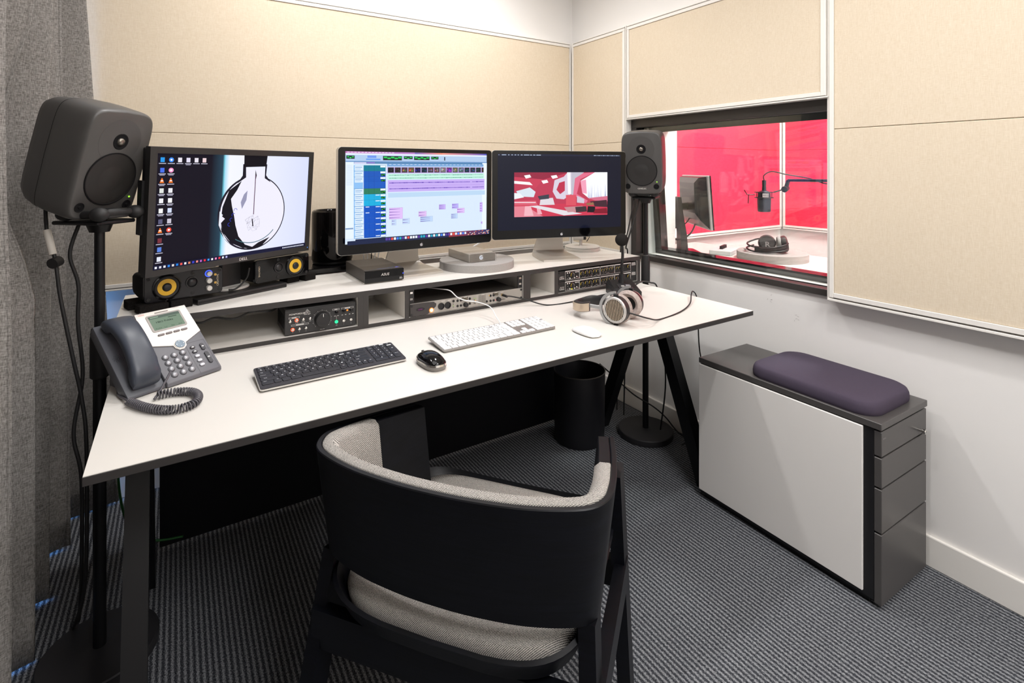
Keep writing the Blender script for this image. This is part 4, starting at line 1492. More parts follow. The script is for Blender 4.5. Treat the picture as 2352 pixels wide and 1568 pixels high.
# two preamps in the right bay
def preamp(label, z, lit):
    t = place('preamplifier', label, 'preamplifier', 1.6075, 1.768, z, 0, 'rack preamplifiers')
    obj('case', box(B(), -.22, .22, .004, .25, .001, .043), BLACKPL, t)
    fp = obj('front_panel', box(B(), -.2365, .2365, 0, .004, 0, .0438, .0006, 1), mat('preamp_front', (26, 25, 25), 0.4), t)
    c = Canvas(.473, .0438)
    wht = (226, 222, 218)
    c.text(.022, .026, 'ART', .011, wht, w=.026, slant=.25, bold=.0006); c.rect(.008, .033, .026, .0016, wht)
    segs = [(.040, .118), (.120, .238), (.242, .328), (.330, .432)]
    for a, b in segs:
        c.rect(a, .002, b - a, .0034, wht); c.rect(a, .041, b - a, .0009, wht); c.rect(a, .002, .0009, .04, wht); c.rect(b - .0009, .002, .0009, .04, wht)
    for y in (.004, .009, .014):
        c.rect(.438, y, .026, .002, wht)
    random.seed(11)
    for k in range(90):
        x = random.choice([random.uniform(.042, .114), random.uniform(.124, .234), random.uniform(.246, .322)])
        y = random.choice([.0085, .033, .0365, .0375, random.uniform(.009, .038)])
        c.rect(x, y, random.uniform(.002, .005), .0011, wht if random.random() > .25 else (150, 70, 60))
    for x, y in ((.048, .010), (.060, .010), (.096, .010), (.107, .010), (.062, .034), (.088, .034), (.100, .030)):
        c.ell(x, y, .003, .003, wht, 10)
    kn_ = [(.077, .022, .008), (.131, .022, .007), (.156, .020, .0065), (.179, .021, .0065), (.203, .019, .0065), (.222, .019, .0065), (.251, .020, .005), (.267, .019, .005), (.283, .019, .005), (.300, .018, .005), (.316, .018, .006), (.341, .020, .005), (.357, .019, .005), (.372, .018, .005), (.416, .019, .007)]
    for x, y, r_ in kn_:
        c.ring(x, y, r_ + .0028, r_ + .0028, .22, (196, 170, 70), 14, 110, 205)
        c.ring(x, y, r_ + .0026, r_ + .0026, .16, (150, 146, 142), 14, -40, 90)
    c.build('panel_print', PRINT, fp, T(0, -.0002, .0219))
    for x, y, r_ in kn_:
        bm = B(); lathe(bm, [(r_, 0), (r_ * .8, .009), (r_ * .6, .010), (0, .0102)], 12, T(x - .2365, 0, .0438 - y) @ STAND)
        obj('knob', bm, BLACKPL, t, 40)
    for x in (-.229, .229):
        for zz in (.006, .037):
            screw(t, x, zz, 0, .004)
    if lit:
        for x, zz, m_ in ((.308 - .2365, .008, GREENLED), (.076 - .2365, .007, mat('yellow_light', (240, 230, 40), .4, emit=(240, 225, 40), estr=1.0))):
            bm = B(); lathe(bm, [(.0026, 0), (.002, .002), (0, .0026)], 10, T(x, 0, zz) @ STAND)
            obj('indicator', bm, m_, t)
    return t


preamp('black preamplifier covered in small knobs, upper of the two in the shelf', .8010, False)
preamp('black preamplifier covered in small knobs, lower one with green light', .7555, True)

# ================================================================ telephone
ph = place('desk_phone', 'grey and silver desk telephone with tilted face and green display', 'telephone', .006, 1.558, Z_DESK, 28)
SL = math.atan2(.142, .173)
FW, FL = .222, .2265
FM = T(0, 0, .012) @ RX(SL)          # face plane: x across, y up the slope, z out of the face


def fbox(name, m, x0, x1, y0, y1, z0, z1, bev=.0, par=None, seg=2, smooth=False):
    return obj(name, box(B(), x0, x1, y0, y1, z0, z1, bev, seg, FM), m, par or ph, smooth)


XD = -.026


def wedge(name, m, x0, x1, top, thick, y0, y1):
    """slab under the face whose lower front is cut level with the desk"""
    ca, sa = math.cos(SL), math.sin(SL)
    P = lambda y, z: (y * ca - z * sa, .012 + y * sa + z * ca)
    a, b_, c_ = P(y0, top), P(y1, top), P(y1, top - thick)
    # lower edge line hits z = .002
    q = P(y0, top - thick)
    k = (.002 - q[1]) / sa
    d_ = (q[0] + k * ca, .002)
    prof = [a, b_, c_, d_, (a[0] - .001, .002)]
    bm = B(); loft(bm, [[(x, y, z) for y, z in prof] for x in (x0, x1)])
    bmesh.ops.recalc_face_normals(bm, faces=bm.faces[:])
    bmesh.ops.bevel(bm, geom=bm.edges[:], offset=.0022, segments=2, profile=.5, affect='EDGES')
    return obj(name, bm, m, ph, 30)


bo = wedge('body', PHONEGREY, XD, FW / 2, 0, .030, 0, FL)
cr = wedge('cradle', mat('cradle_grey', (84, 86, 93), 0.45), -FW / 2, XD - .0015, -.006, .028, .002, FL - .004)
bm = B(); loft(bm, [[(-.085, .03, 0), (.085, .03, 0), (.085, .150, 0), (-.085, .150, 0)], [(-.085, .038, .012), (.085, .038, .012), (.085, .145, .088), (-.085, .145, .088)]])
obj('foot', bm, PHONEGREY, ph)
# silver upper plate
pts = [(XD + .002, .118), (.028, .101), (.030, .092), (.038, .084), (.049, .084), (.058, .092), (.060, .102), (FW / 2 - .002, .126), (FW / 2 - .004, FL - .004), (XD + .006, FL - .002)]
bm = B(); prism(bm, pts, 0, .003, FM)
sp = obj('silver_plate', bm, mat('phone_silver', (212, 206, 200), 0.35, metal=0.2), ph)
bm = B(); prism(bm, rrect(.088, .056, .005, 4, .044, .183), .003, .0042, FM); ds = obj('display_frame', bm, mat('display_frame', (150, 144, 140), 0.4), ph)
FC = RX(SL)


def onface(x, y, z):
    return T(0, 0, .012) @ FC @ T(x, y, z) @ RX(-math.pi / 2)


c = Canvas(.078, .047)
c.rect(0, 0, .078, .047, (120, 146, 122)); c.rect(0, .0, .078, .009, (84, 104, 92)); c.rect(.004, .003, .020, .003, (150, 176, 150)); c.rect(.046, .0115, .022, .0026, (60, 84, 66))
c.text(.034, .022, 'HBO Polska', .0072, (44, 60, 50), w=.042, bold=.0002)
for k, t_ in enumerate(('Redial', 'Lcr', 'Dir', 'dnd')):
    c.text(.012 + k * .018, .042, t_, .0042, (60, 84, 66))
c.build('display', print_mat('lcd_screen', .8, .2), ds, onface(.044, .183, .0044))
c = Canvas(.13, .11)
c.text(.020, .012, 'cisco', .0055, (206, 90, 70), w=.014)
for k in range(7):
    c.rect(.0125 + k * .0022, .0045 + abs(k - 3) % 2 * .001, .0007, .0035, (150, 140, 140))
c.rect(.100, .009, .016, .0012, (186, 178, 174))
for k in range(4):
    c.line(.043 + k * .0195, .062, .043 + k * .0195, .069, .0005, (120, 114, 110))
c.build('plate_print', PRINT, sp, onface(.039, .176, .0032))
fbox('message_light', mat('message_lens', (138, 132, 128), 0.4), .026, .060, FL - .012, FL - .0085, .003, .0042, .0005, None, 1)
SKEY = mat('soft_key', (112, 104, 104), 0.4)
for k in range(4):
    bm = B(); prism(bm, rrect(.0165, .0056, .0026, 4, .0145 + k * .0195, .143), .003, .0058, FM, .0008); obj('soft_key', bm, SKEY, ph, 40)
bm = B(); lathe(bm, [(.0135, .003), (.0135, .0042), (.0122, .0046)], 30, FM @ T(.044, .1, 0), cap=False); obj('pad_rim', bm, MATS['phone_silver'], ph, 30)
bm = B(); lathe(bm, [(.012, .002), (.0115, .0055), (.006, .005), (0, .005)], 28, FM @ T(.044, .1, 0)); np_ = obj('navigation_pad', bm, mat('nav_blue', (112, 130, 146), 0.35), ph, 40)
c = Canvas(.024, .024)
for a in range(4):
    x, y = .012 + .0085 * math.cos(a * math.pi / 2), .012 + .0085 * math.sin(a * math.pi / 2)
    c.ell(x, y, .0013, .0013, (225, 230, 235), 8)
c.build('arrows', PRINT, np_, onface(.044, .1, .0058))
KEYM = mat('phone_key', (150, 150, 156), 0.3, metal=0.3)
KRIM = mat('phone_key_rim', (54, 53, 58), 0.5)
names = '123456789*0#'
for k in range(12):
    x, y = -.002 + (k % 3) * .0215, .074 - (k // 3) * .0185
    bm = B(); lathe(bm, [(.0083, 0), (.0083, .0012), (.0072, .0016)], 20, FM @ T(x, y, 0)); rm = obj('key_rim', bm, KRIM, ph, 40)
    bm = B(); lathe(bm, [(.0070, .0008), (.0066, .0036), (.0045, .0048), (0, .0052)], 20, FM @ T(x, y, 0)); ky = obj('key', bm, KEYM, ph, 60)
    c = Canvas(.012, .012); c.text(.006, .006, names[k], .0052 if names[k] != '*' else .003, (250, 250, 252)); c.build('numeral', PRINT, ky, onface(x, y, .0053))
for x, y, sx, sy in ((.069, .0805, .013, .0085), (.069, .066, .013, .0085), (.069, .051, .013, .009), (.069, .0365, .013, .009), (.069, .022, .013, .009), (.093, .075, .0105, .022), (.093, .038, .0105, .038)):
    bm = B(); prism(bm, rrect(sx, sy, min(sx, sy) * .48, 5, x, y), 0, .003, FM, .0008); ky = obj('key', bm, KEYM if sy < .0095 and y < .06 else KRIM, ph, 40)
    c = Canvas(.012, .012); c.rect(.004, .005, .004, .0012, (240, 240, 242)); c.ring(.006, .006, .003, .002, .3, (240, 240, 242), 10); c.build('symbol', PRINT, ky, onface(x, y, .0033))
c = Canvas(.05, .10)
for a in ((.0, .0, .05, .0006), (.0, .0994, .05, .0006), (0, 0, .0006, .1), (.0494, 0, .0006, .1), (0, .031, .05, .0006)):
    c.rect(*a, (62, 61, 66))
c.build('key_outline', PRINT, bo, onface(.0805, .048, .0003))
# handset: arched body, rounded ends
bm = B()
loops = []
hx = (-FW / 2 + XD) / 2 - .001
for i in range(15):
    t_ = i / 14
    yy = .014 + t_ * (FL - .024)
    arch = .014 + .026 * math.sin(math.pi * t_) ** .8
    endk = min(1, min(t_, 1 - t_) * 9 + .45)
    wd = (.0335 - .005 * math.sin(math.pi * t_)) * (.78 + .22 * endk)
    th_top = arch + .016 * endk
    th_bot = arch - .012 if 2 <= i <= 12 else -.004
    if i in (2, 12):
        th_bot = -.001
    zc, hh = (th_top + th_bot) / 2, (th_top - th_bot) / 2
    loops.append([(hx + a, yy, zc + b) for a, b in superell(wd * 2, hh * 2, 24, 3.2)])
loft(bm, loops, M=FM)
obj('handset', bm, HANDSET, ph, 50)
c = Canvas(.03, .03)
for k in range(5):
    for j in range(10):
        rr_ = .003 + k * .0022
        a = j / 10 * 6.283 + k
        c.ell(.015 + rr_ * math.cos(a), .015 + rr_ * math.sin(a), .0008, .0008, (30, 31, 36), 6)
c.build('speaker_holes', PRINT, cr, onface(-.092, .112, -.0057))
# coiled cord (belongs to the phone, lies on the desk)
P_ = [(-.010, 1.537, .785), (-.030, 1.500, .757), (-.042, 1.478, .7455), (-.036, 1.487, .7505), (-.003, 1.487, .7505), (.032, 1.465, .7505), (.045, 1.428, .7505), (.035, 1.389, .7505), (.005, 1.378, .7505), (-.027, 1.393, .7505), (-.060, 1.430, .7505), (-.090, 1.482, .7505), (-.100, 1.510, .748), (-.116, 1.558, .745), (-.113, 1.600, .747), (-.085, 1.635, .752)]
mi = ph.matrix_world
inv = (T(.006, 1.558, Z_DESK) @ RZ_(R(28))).inverted()
LP = [inv @ V(p) for p in P_]
bm = B(); tube(bm, LP[:4], .0026, 8); tube(bm, LP[11:], .0026, 8)
path = catmull(LP[3:12], 40)
n_ = len(path)
cum = [0]
for i in range(1, n_):
    cum.append(cum[-1] + (path[i] - path[i - 1]).length)
coil = []
turns = 52
k = 0
for s_ in range(turns * 12 + 1):
    d_ = cum[-1] * s_ / (turns * 12)
    while k < n_ - 2 and cum[k + 1] < d_:
        k += 1
    f_ = (d_ - cum[k]) / max(1e-9, cum[k + 1] - cum[k])
    p = path[k].lerp(path[k + 1], f_)
    tn = (path[k + 1] - path[k]).normalized()
    sd = V((0, 0, 1)).cross(tn).normalized()
    a = 2 * math.pi * s_ / 12
    coil.append(p + sd * .0078 * math.cos(a) + V((0, 0, 1)) * .0078 * math.sin(a))
tube(bm, coil, .0021, 6, smooth=False)
obj('coiled_cord', bm, mat('cord_grey', (78, 76, 82), 0.35), ph, 'all')

# ================================================================ keyboards
KEYCACHE = {}


def key_mesh(w_, d_, hgt, m, style):
    k = (round(w_, 5), round(d_, 5), style)
    if k not in KEYCACHE:
        bm = B(); prism(bm, rrect(w_, d_, .0022 if style == 'd' else .0014, 2), 0, hgt, None, .0006)
        bmesh.ops.recalc_face_normals(bm, faces=bm.faces[:])
        me = bpy.data.meshes.new('key')
        bm.to_mesh(me); bm.free()
        me.materials.append(m)
        KEYCACHE[k] = me
    return KEYCACHE[k]


def keyboard(t, rows, W, D, pitch, x_off, tilt, zt, m, style, gap, hgt, legend_col):
    """rows: list of (y centre from the back, height, [(x units, width units, legend)])"""
    Q = T(0, 0, 0) @ RX(tilt)
    c = Canvas(W, D)
    for yc, hh, keys in rows:
        for xu, wu, lg in keys:
            wk, dk_ = wu * pitch - gap, hh - gap
            cx, cy_ = -W / 2 + x_off + (xu + wu / 2) * pitch, D - yc
            o = bpy.data.objects.new('key', key_mesh(wk, dk_, hgt, m, style))
            COL.objects.link(o)
            o.parent = t
            o.matrix_local = Q @ T(cx, cy_, zt)
            if lg:
                n_ = len(lg)
                c.text(cx + W / 2 - (wk * .22 if n_ > 1 and wu > 1.2 else 0), yc, lg, .0048 if n_ == 1 else .0031, legend_col)
    c.build('key_legends', PRINT, t, Q @ T(0, D / 2, zt + hgt + .0002) @ RX(-math.pi / 2), kind='stuff')
    return Q


def seq(x, items):
    out = []
    for it in items:
        wu, lg = it if isinstance(it, tuple) else (1, it)
        out.append((x, wu, lg)); x += wu
    return out


kb = place('black_keyboard', 'slim black keyboard with silver rim lying left of the black mouse', 'keyboard', .3605, 1.396, Z_DESK, 1.2)
W, D = .378, .126
tl = R(5.5)
bm = B(); prism(bm, rrect(W, D, .008, 5, 0, D / 2), .004, .0075, RX(tl)); obj('silver_rim', bm, SILVER, kb, 30)
bm = B(); prism(bm, rrect(W - .003, D - .003, .007, 5, 0, D / 2), .0075, .0095, RX(tl)); obj('top_plate', bm, mat('keyboard_deck', (40, 38, 44), 0.55), kb, 30)
bm = B(); prism(bm, rrect(W - .012, D - .012, .006, 4, 0, D / 2), .0015, .004, RX(tl)); obj('underside', bm, BLACKPL, kb)
for x in (-.15, .15):
    obj('foot', box(B(), x - .02, x + .02, D - .028, D - .016, 0, .0145), BLACKPL, kb)
for x in (-.15, .15):
    obj('foot', box(B(), x - .02, x + .02, .008, .018, 0, .003), BLACKPL, kb)
p = .0188
rows = []
y = .0115
rows.append((y, .0105, [(k * .94, .94, 'Esc' if k == 0 else 'F%d' % k if k < 13 else '') for k in range(16)] + seq(15.35, ['Cal', '+', '-', '*'])))
ys = [.0255, .0435, .0615, .0795, .0985]
num = [['Num', '/', '*', '-'], ['7', '8', '9'], ['4', '5', '6'], ['1', '2', '3']]
rows.append((ys[0], .0178, seq(0, ['`', '1', '2', '3', '4', '5', '6', '7', '8', '9', '0', '-', '=', (2, 'Backspace')]) + seq(15.35, num[0])))
rows.append((ys[1], .0178, seq(0, [(1.5, 'Tab')] + list('QWERTYUIOP[]') + [(1.5, '')]) + seq(15.35, num[1])))
rows.append((ys[2], .0178, seq(0, [(1.75, 'Caps lock')] + list('ASDFGHJKL') + [';', '#', (2.25, 'Enter')]) + seq(15.35, num[2])))
rows.append((ys[3], .0178, seq(0, [(2.25, 'Shift')] + list('ZXCVBNM') + [',', '.', '/', (2.75, 'Shift')]) + seq(15.35, num[3])))
rows.append((ys[4], .0190, seq(0, [(1.5, 'Ctrl'), (1, 'Fn'), (1.1, ''), (1.4, 'Alt'), (5.2, ''), (1, 'Alt'), (1.2, 'Ctrl')]) + seq(12.6, [(.8, '<'), (.8, '^'), (.8, '>')]) + seq(15.35, [(2, '0'), '.'])))
rows.append(((ys[1] + ys[2]) / 2, .0355, [(18.35, 1, '+')]))
rows.append(((ys[3] + ys[4]) / 2, .0365, [(18.35, 1, 'Enter')]))
keyboard(kb, rows, W, D, p, .0065, tl, .0093, mat('dark_key', (30, 30, 37), 0.45), 'd', .0024, .0022, (232, 234, 240))

ak = place('white_keyboard', 'thin silver keyboard with white keys lying in front of the shelf', 'keyboard', .874, 1.405, Z_DESK, 1.1)
W, D = .421, .116
tl = R(5.0)
bm = B(); prism(bm, rrect(W, D, .007, 5, 0, D / 2), .0035, .0075, RX(tl)); obj('aluminium_deck', bm, mat('keyboard_aluminium', (150, 146, 141), 0.4, metal=0.5), ak, 30)
bm = B(); box(bm, -W / 2 + .012, W / 2 - .012, D - .026, D - .010, 0, .0125, .002); obj('rear_riser', bm, WHITEPL, ak)
bm = B(); box(bm, -W / 2 + .012, W / 2 - .012, .006, .018, 0, .0042, .001); obj('front_foot', bm, WHITEPL, ak)
p = .01845
rows = [(.0085, .0095, [(0, 1.08, 'esc')] + [(1.08 + k * 1.0707, 1.0707, 'F%d' % (k + 1)) for k in range(13)] + seq(15.3, ['', '', '']) + seq(18.6, ['', '', '', '']))]
ys = [.0235, .0425, .0615, .0805, .1000]
rows.append((ys[0], .0185, seq(0, list('`1234567890-=') + [(2, '<')]) + seq(15.3, ['fn', 'h', 'p']) + seq(18.6, ['c', '=', '/', '*'])))
rows.append((ys[1], .0185, seq(0, [(1.5, 'tab')] + list('QWERTYUIOP[]') + [(1.5, '')]) + seq(15.3, ['d', 'e', 'p']) + seq(18.6, ['7', '8', '9', '-'])))
rows.append((ys[2], .0185, seq(0, [(1.75, 'caps')] + list("ASDFGHJKL;'#") + [(1.25, '')]) + seq(18.6, ['4', '5', '6', '+'])))
rows.append((ys[3], .0185, seq(0, [(1.25, 'shift')] + list("'ZXCVBNM,./") + [(2.75, 'shift')]) + [(16.3, 1, '^')] + seq(18.6, ['1', '2', '3'])))
rows.append((ys[4], .0195, seq(0, [(1.5, 'ctrl'), (1.25, 'alt'), (1.5, 'cmd'), (6.5, ''), (1.5, 'cmd'), (1.25, 'alt'), (1.5, 'ctrl')]) + seq(15.3, ['<', 'v', '>']) + seq(18.6, [(2, '0'), '.'])))
rows.append(((ys[3] + ys[4]) / 2, .0380, [(21.6, 1, '')]))
keyboard(ak, rows, W, D, p, .0035, tl, .0073, mat('white_key', (246, 246, 247), 0.35), 'a', .0027, .0020, (150, 150, 154))


# ================================================================ mice
def mouse_loops(L_, Wd, Hh, z0, peak=.45, n=17, m_=20, k=1.0):
    loops = []
    for i in range(n):
        t_ = i / (n - 1)
        yy = -L_ / 2 + L_ * t_
        s_ = math.sqrt(max(0.0, 1 - (2 * t_ - 1) ** 2))
        wd = Wd / 2 * max(.05, s_ ** .45)
        hh = Hh * max(.04, math.sin(math.pi * t_ ** (math.log(.5) / math.log(1 - peak))) ** .6)
        lp = []
        for j in range(m_):
            a = math.pi * j / (m_ - 1)
            lp.append((wd * math.cos(a) * k, yy * k, z0 + hh * max(0.0, math.sin(a)) ** .75))
        loops.append(lp)
    return loops


am = place('white_mouse', 'flat glossy white mouse lying in front of the headphones', 'mouse', 1.140, 1.316, Z_DESK, 2)
bm = B(); loft(bm, [[(x, y, z) for x, y, z in l] for l in mouse_loops(.113, .058, .019, .004, .5)]); obj('shell', bm, WHITEPL, am, 'all')
bm = B(); loft(bm, [[(a * .9, b * .96, 0) for a, b in superell(.056, .108, 28, 3)], [(a, b, .005) for a, b in superell(.056, .110, 28, 3)]]); obj('base', bm, ALU, am, 40)
dmo = place('black_mouse', 'black mouse with a silver band lying beside the black keyboard', 'mouse', .594, 1.336, Z_DESK, 4)
bm = B(); loft(bm, [[(a * .92, b * .95, 0) for a, b in superell(.060, .110, 30, 2.8)], [(a, b, .010) for a, b in superell(.062, .112, 30, 2.8)], [(a, b, .013) for a, b in superell(.061, .111, 30, 2.8)]]); obj('base', bm, mat('mouse_grey', (120, 116, 112), 0.4), dmo, 40)
bm = B(); loft(bm, [[(a, b, .0125) for a, b in superell(.0625, .1125, 30, 2.8)], [(a, b, .0175) for a, b in superell(.060, .110, 30, 2.8)]]); obj('silver_band', bm, CHROME, dmo, 40)
bm = B(); loft(bm, mouse_loops(.107, .056, .021, .0165, .45)); obj('shell', bm, GLOSSBLACK, dmo, 'all')
bm = B(); lathe(bm, [(.005, -.0025), (.005, .0025)], 18, T(0, .049, .024) @ RY(math.pi / 2)); obj('scroll_wheel', bm, RUBBER, dmo, 30)

# ================================================================ gooseneck microphone
gm = place('gooseneck_microphone', 'black gooseneck talkback microphone on a wedge base behind the headphones', 'microphone', 1.628, 1.638, Z_DESK, 0)
gm.rotation_euler = (0, 0, R(-28))
bm = B(); loft(bm, [[(-.062, -.055, 0), (.062, -.055, 0), (.062, .060, 0), (-.062, .060, 0)], [(-.062, -.055, .024), (.062, -.055, .024), (.062, .060, .042), (-.062, .060, .042)], [(-.050, -.035, .036), (.050, -.035, .036), (.050, .052, .055), (-.050, .052, .055)]])
obj('base', bm, BLACKPL, gm)
bm = B(); box(bm, -.030, .030, -.030, .010, .040, .045, .001, 1, RX(R(9))); ct = obj('control_plate', bm, mat('mic_plate', (48, 46, 48), .4), gm)
obj('switch', box(B(), -.018, -.004, -.020, -.014, .0445, .048, .0008, 1, RX(R(9))), SILVER, gm)
obj('switch', box(B(), .004, .022, -.020, -.006, .0445, .048, .0008, 1, RX(R(9))), mat('switch_grey', (150, 150, 156), .4), gm)
bm = B(); loft(bm, [circ(.016, .046, 24, None, 0, .025), circ(.014, .06, 24, None, 0, .025), circ(.0125, .085, 24, None, 0, .025)]); obj('socket', bm, BLACKPL, gm, 40)
bm = B(); tube(bm, [(0, .025, .08), (0, .025, .12), (.002, .020, .165), (-.006, -.002, .205), (-.012, -.010, .215)], .0062, 12); obj('neck', bm, mat('gooseneck_metal', (44, 43, 44), .35, metal=.5), gm, 'all')
bm = B()
bmesh.ops.create_uvsphere(bm, u_segments=28, v_segments=18, radius=.0275, matrix=T(-.014, -.018, .240))
obj('foam_windscreen', bm, mat('windscreen', (40, 38, 37), 1.0, spec=.1, bump=(700, .9, .002), var=(800, .5)), gm, 'all')

# ================================================================ headphones on the desk
hp = place('headphones', 'open grey headphones with slatted champagne earcup lying on desk', 'headphones', 1.345, 1.352, Z_DESK, 18.7)
CR = .0515


def ear(sx, rot):
    """one earcup, axis along local x; sx=-1 near cup shows its outer face toward -x"""
    Q = T(sx * .046, 0, CR + .002) @ RZ_(R(rot)) @ (RY(-math.pi / 2) if sx < 0 else RY(math.pi / 2))
    e = obj('earcup', lathe(B(), [(.030, -.004), (.044, -.006), (.0465, .002), (.0465, .016), (.045, .020)], 44, Q), mat('cup_black', (30, 30, 32), .4), hp, 30)
    obj('outer_ring', lathe(B(), [(.0455, .016), (.0455, .0215), (.043, .024), (.037, .0235), (.0365, .020)], 44, Q, cap=False), mat('ring_silver', (196, 192, 188), .3, metal=.5), e, 30)
    obj('grille_back', lathe(B(), [(.0366, .0195), (0, .0195)], 40, Q), mat('grille_dark', (24, 20, 18), .6), e)
    for k in range(11):
        a = -.0315 + k * .0063
        hl = math.sqrt(max(1e-6, .0362 ** 2 - a * a))
        M_ = Q @ RZ_(R(8))
        bm = B(); loft(bm, [[(-hl if False else hl * s_, a + w_, zz) for s_ in (-1,)] + [(hl, a + w_, zz)] for w_, zz in ((-.0018, .0197), (-.0011, .0235), (.0011, .0235), (.0018, .0197))], closed=False, M=M_)
        obj('slat', bm, CHAMP, e)
    pdl = []
    for r_, z_ in ((.024, -.004), (.030, -.018), (.040, -.023), (.049, -.017), (.0505, -.008), (.046, -.003)):
        pdl.append((r_, z_))
    obj('ear_pad', lathe(B(), pdl, 48, Q, cap=False), VELOUR, hp, 50)
    return Q


Qn = ear(-1, -4)
Qf = ear(1, 4)
for sx in (-1, 1):
    pts = []
    for i in range(19):
        a = R(-88 + 176 * i / 18)
        pts.append((sx * (.058 + .004 * math.cos(a)), .0535 * math.cos(a), CR + .002 + .0530 * math.sin(a)))
    bm = B()
    loops = []
    for x, y, z in pts:
        yy, zz = y / .0535, (z - CR - .002) / .053
        wv = .010
        loops.append([(x - sx * .004, y, z), (x + sx * .003, y, z), (x + sx * .003, y + yy * wv, z + zz * wv if z + zz * wv > .002 else .002), (x - sx * .004, y + yy * wv, z + zz * wv if z + zz * wv > .002 else .002)])
    loft(bm, loops)
    obj('yoke', bm, GREYCUP, hp, 40)
    bm = B(); box(bm, sx * .060 - .003, sx * .060 + .003, .060, .118, CR - .006, CR + .006, .001, 1); obj('yoke_arm', bm, GREYCUP, hp)
    for s_ in (-1, 1):
        obj('yoke_pivot', box(B(), sx * .060 - .006, sx * .060 + .005, -.008, .008, CR + s_ * .053 - .005, CR + s_ * .053 + .005, .0015, 1), BLACKPL, hp)
band = [(-.060, .105, CR - .004), (-.066, .135, CR - .010), (-.055, .165, .040), (-.025, .184, .034), (0, .188, .033), (.025, .184, .034), (.055, .165, .040), (.066, .135, CR - .010), (.060, .105, CR - .004)]
pb = catmull(band, 6)
loops = []
for i, p_ in enumerate(pb):
    tn = (pb[min(i + 1, len(pb) - 1)] - pb[max(i - 1, 0)]); tn.z = 0; tn.normalize()
    nr = V((tn.y, -tn.x, 0))
    loops.append([p_ + nr * a + V((0, 0, b)) for a, b in ((-.006, -.016), (.006, -.018), (.010, -.012), (.010, .012), (.006, .018), (-.006, .016))])
bm = B(); loft(bm, loops); obj('headband_pad', bm, LEATHER, hp, 40)
loops = []
for i, p_ in enumerate(pb):
    tn = (pb[min(i + 1, len(pb) - 1)] - pb[max(i - 1, 0)]); tn.z = 0; tn.normalize()
    nr = V((tn.y, -tn.x, 0))
    loops.append([p_ + nr * a + V((0, 0, b)) for a, b in ((-.0095, -.014), (-.0062, -.014), (-.0062, .014), (-.0095, .014))])
bm = B(); loft(bm, loops); obj('headband', bm, CHAMP, hp, 40)


def cable(name, label, pts, r, m, cat='cable', group=None, k=8):
    bm = B(); tube(bm, pts, r, 8, k)
    o = obj(name, bm, m, None, 'all')
    return tag(o, label, cat, group)


cable('cable', 'thin black headphone cable looping over right end of desk top', [(1.285, 1.318, .792), (1.312, 1.290, .788), (1.37, 1.262, .768), (1.46, 1.29, .7435), (1.60, 1.315, .7435), (1.72, 1.365, .747), (1.805, 1.425, .760), (1.850, 1.452, .763), (1.872, 1.450, .735), (1.878, 1.448, .65), (1.886, 1.44, .48), (1.93, 1.40, .30), (1.975, 1.46, .15), (1.96, 1.60, .012)], .0026, RUBBER)
cable('cable', 'black cable running from behind microphone base over the desk end', [(1.69, 1.660, .752), (1.74, 1.675, .762), (1.80, 1.695, .766), (1.85, 1.690, .757), (1.876, 1.672, .735), (1.885, 1.66, .60), (1.92, 1.66, .3), (1.93, 1.70, .05)], .0036, RUBBER)
cable('cable', 'thin black cable lying between audio interface jack and microphone base', [(1.094, 1.742, .7825), (1.115, 1.735, .780), (1.17, 1.715, .765), (1.24, 1.670, .7430), (1.36, 1.655, .7430), (1.48, 1.67, .7430), (1.57, 1.675, .7435)], .0026, RUBBER)
cable('plug', 'black jack plug pushed into right end of the silver audio interface', [(1.0925, 1.764, .7828), (1.0935, 1.752, .7826), (1.096, 1.738, .7815)], .0052, BLACKPL, 'plug')
cable('cable', 'white keyboard cable hanging out of shelf over the audio interface', [(.82, 1.90, .820), (.84, 1.82, .828), (.855, 1.755, .832), (.875, 1.735, .810), (.905, 1.725, .795), (.94, 1.700, .790), (.955, 1.63, .785), (.945, 1.57, .765), (.935, 1.523, .7535)], .0019, WHITEPL)
cable('cable', 'white cable behind silver drive rising to the blue screen display', [(1.105, 2.084, .920), (1.16, 2.105, .935), (1.26, 2.11, .975), (1.36, 2.07, 1.02)], .0035, WHITEPL)
for k, (x, m_) in enumerate(((.655, WHITEPL), (.672, WHITEPL), (.690, BLACKPL), (.706, WHITEPL), (.722, WHITEPL))):
    cable('cable', ['white cable beside the cylinder, leftmost behind disc drive', 'second white cable from the cylinder behind disc drive', 'black cable among the white cables behind disc drive', 'third white cable from the cylinder behind disc drive', 'rightmost white cable behind disc drive'][k],
          [(x, 2.16, .86), (x + .002, 2.165, .93), (x + .02 * (k - 2), 2.12, 1.02), (x + .03 * (k - 2), 2.05, 1.06)], .0022, m_, 'cable', 'cables behind the disc drive')

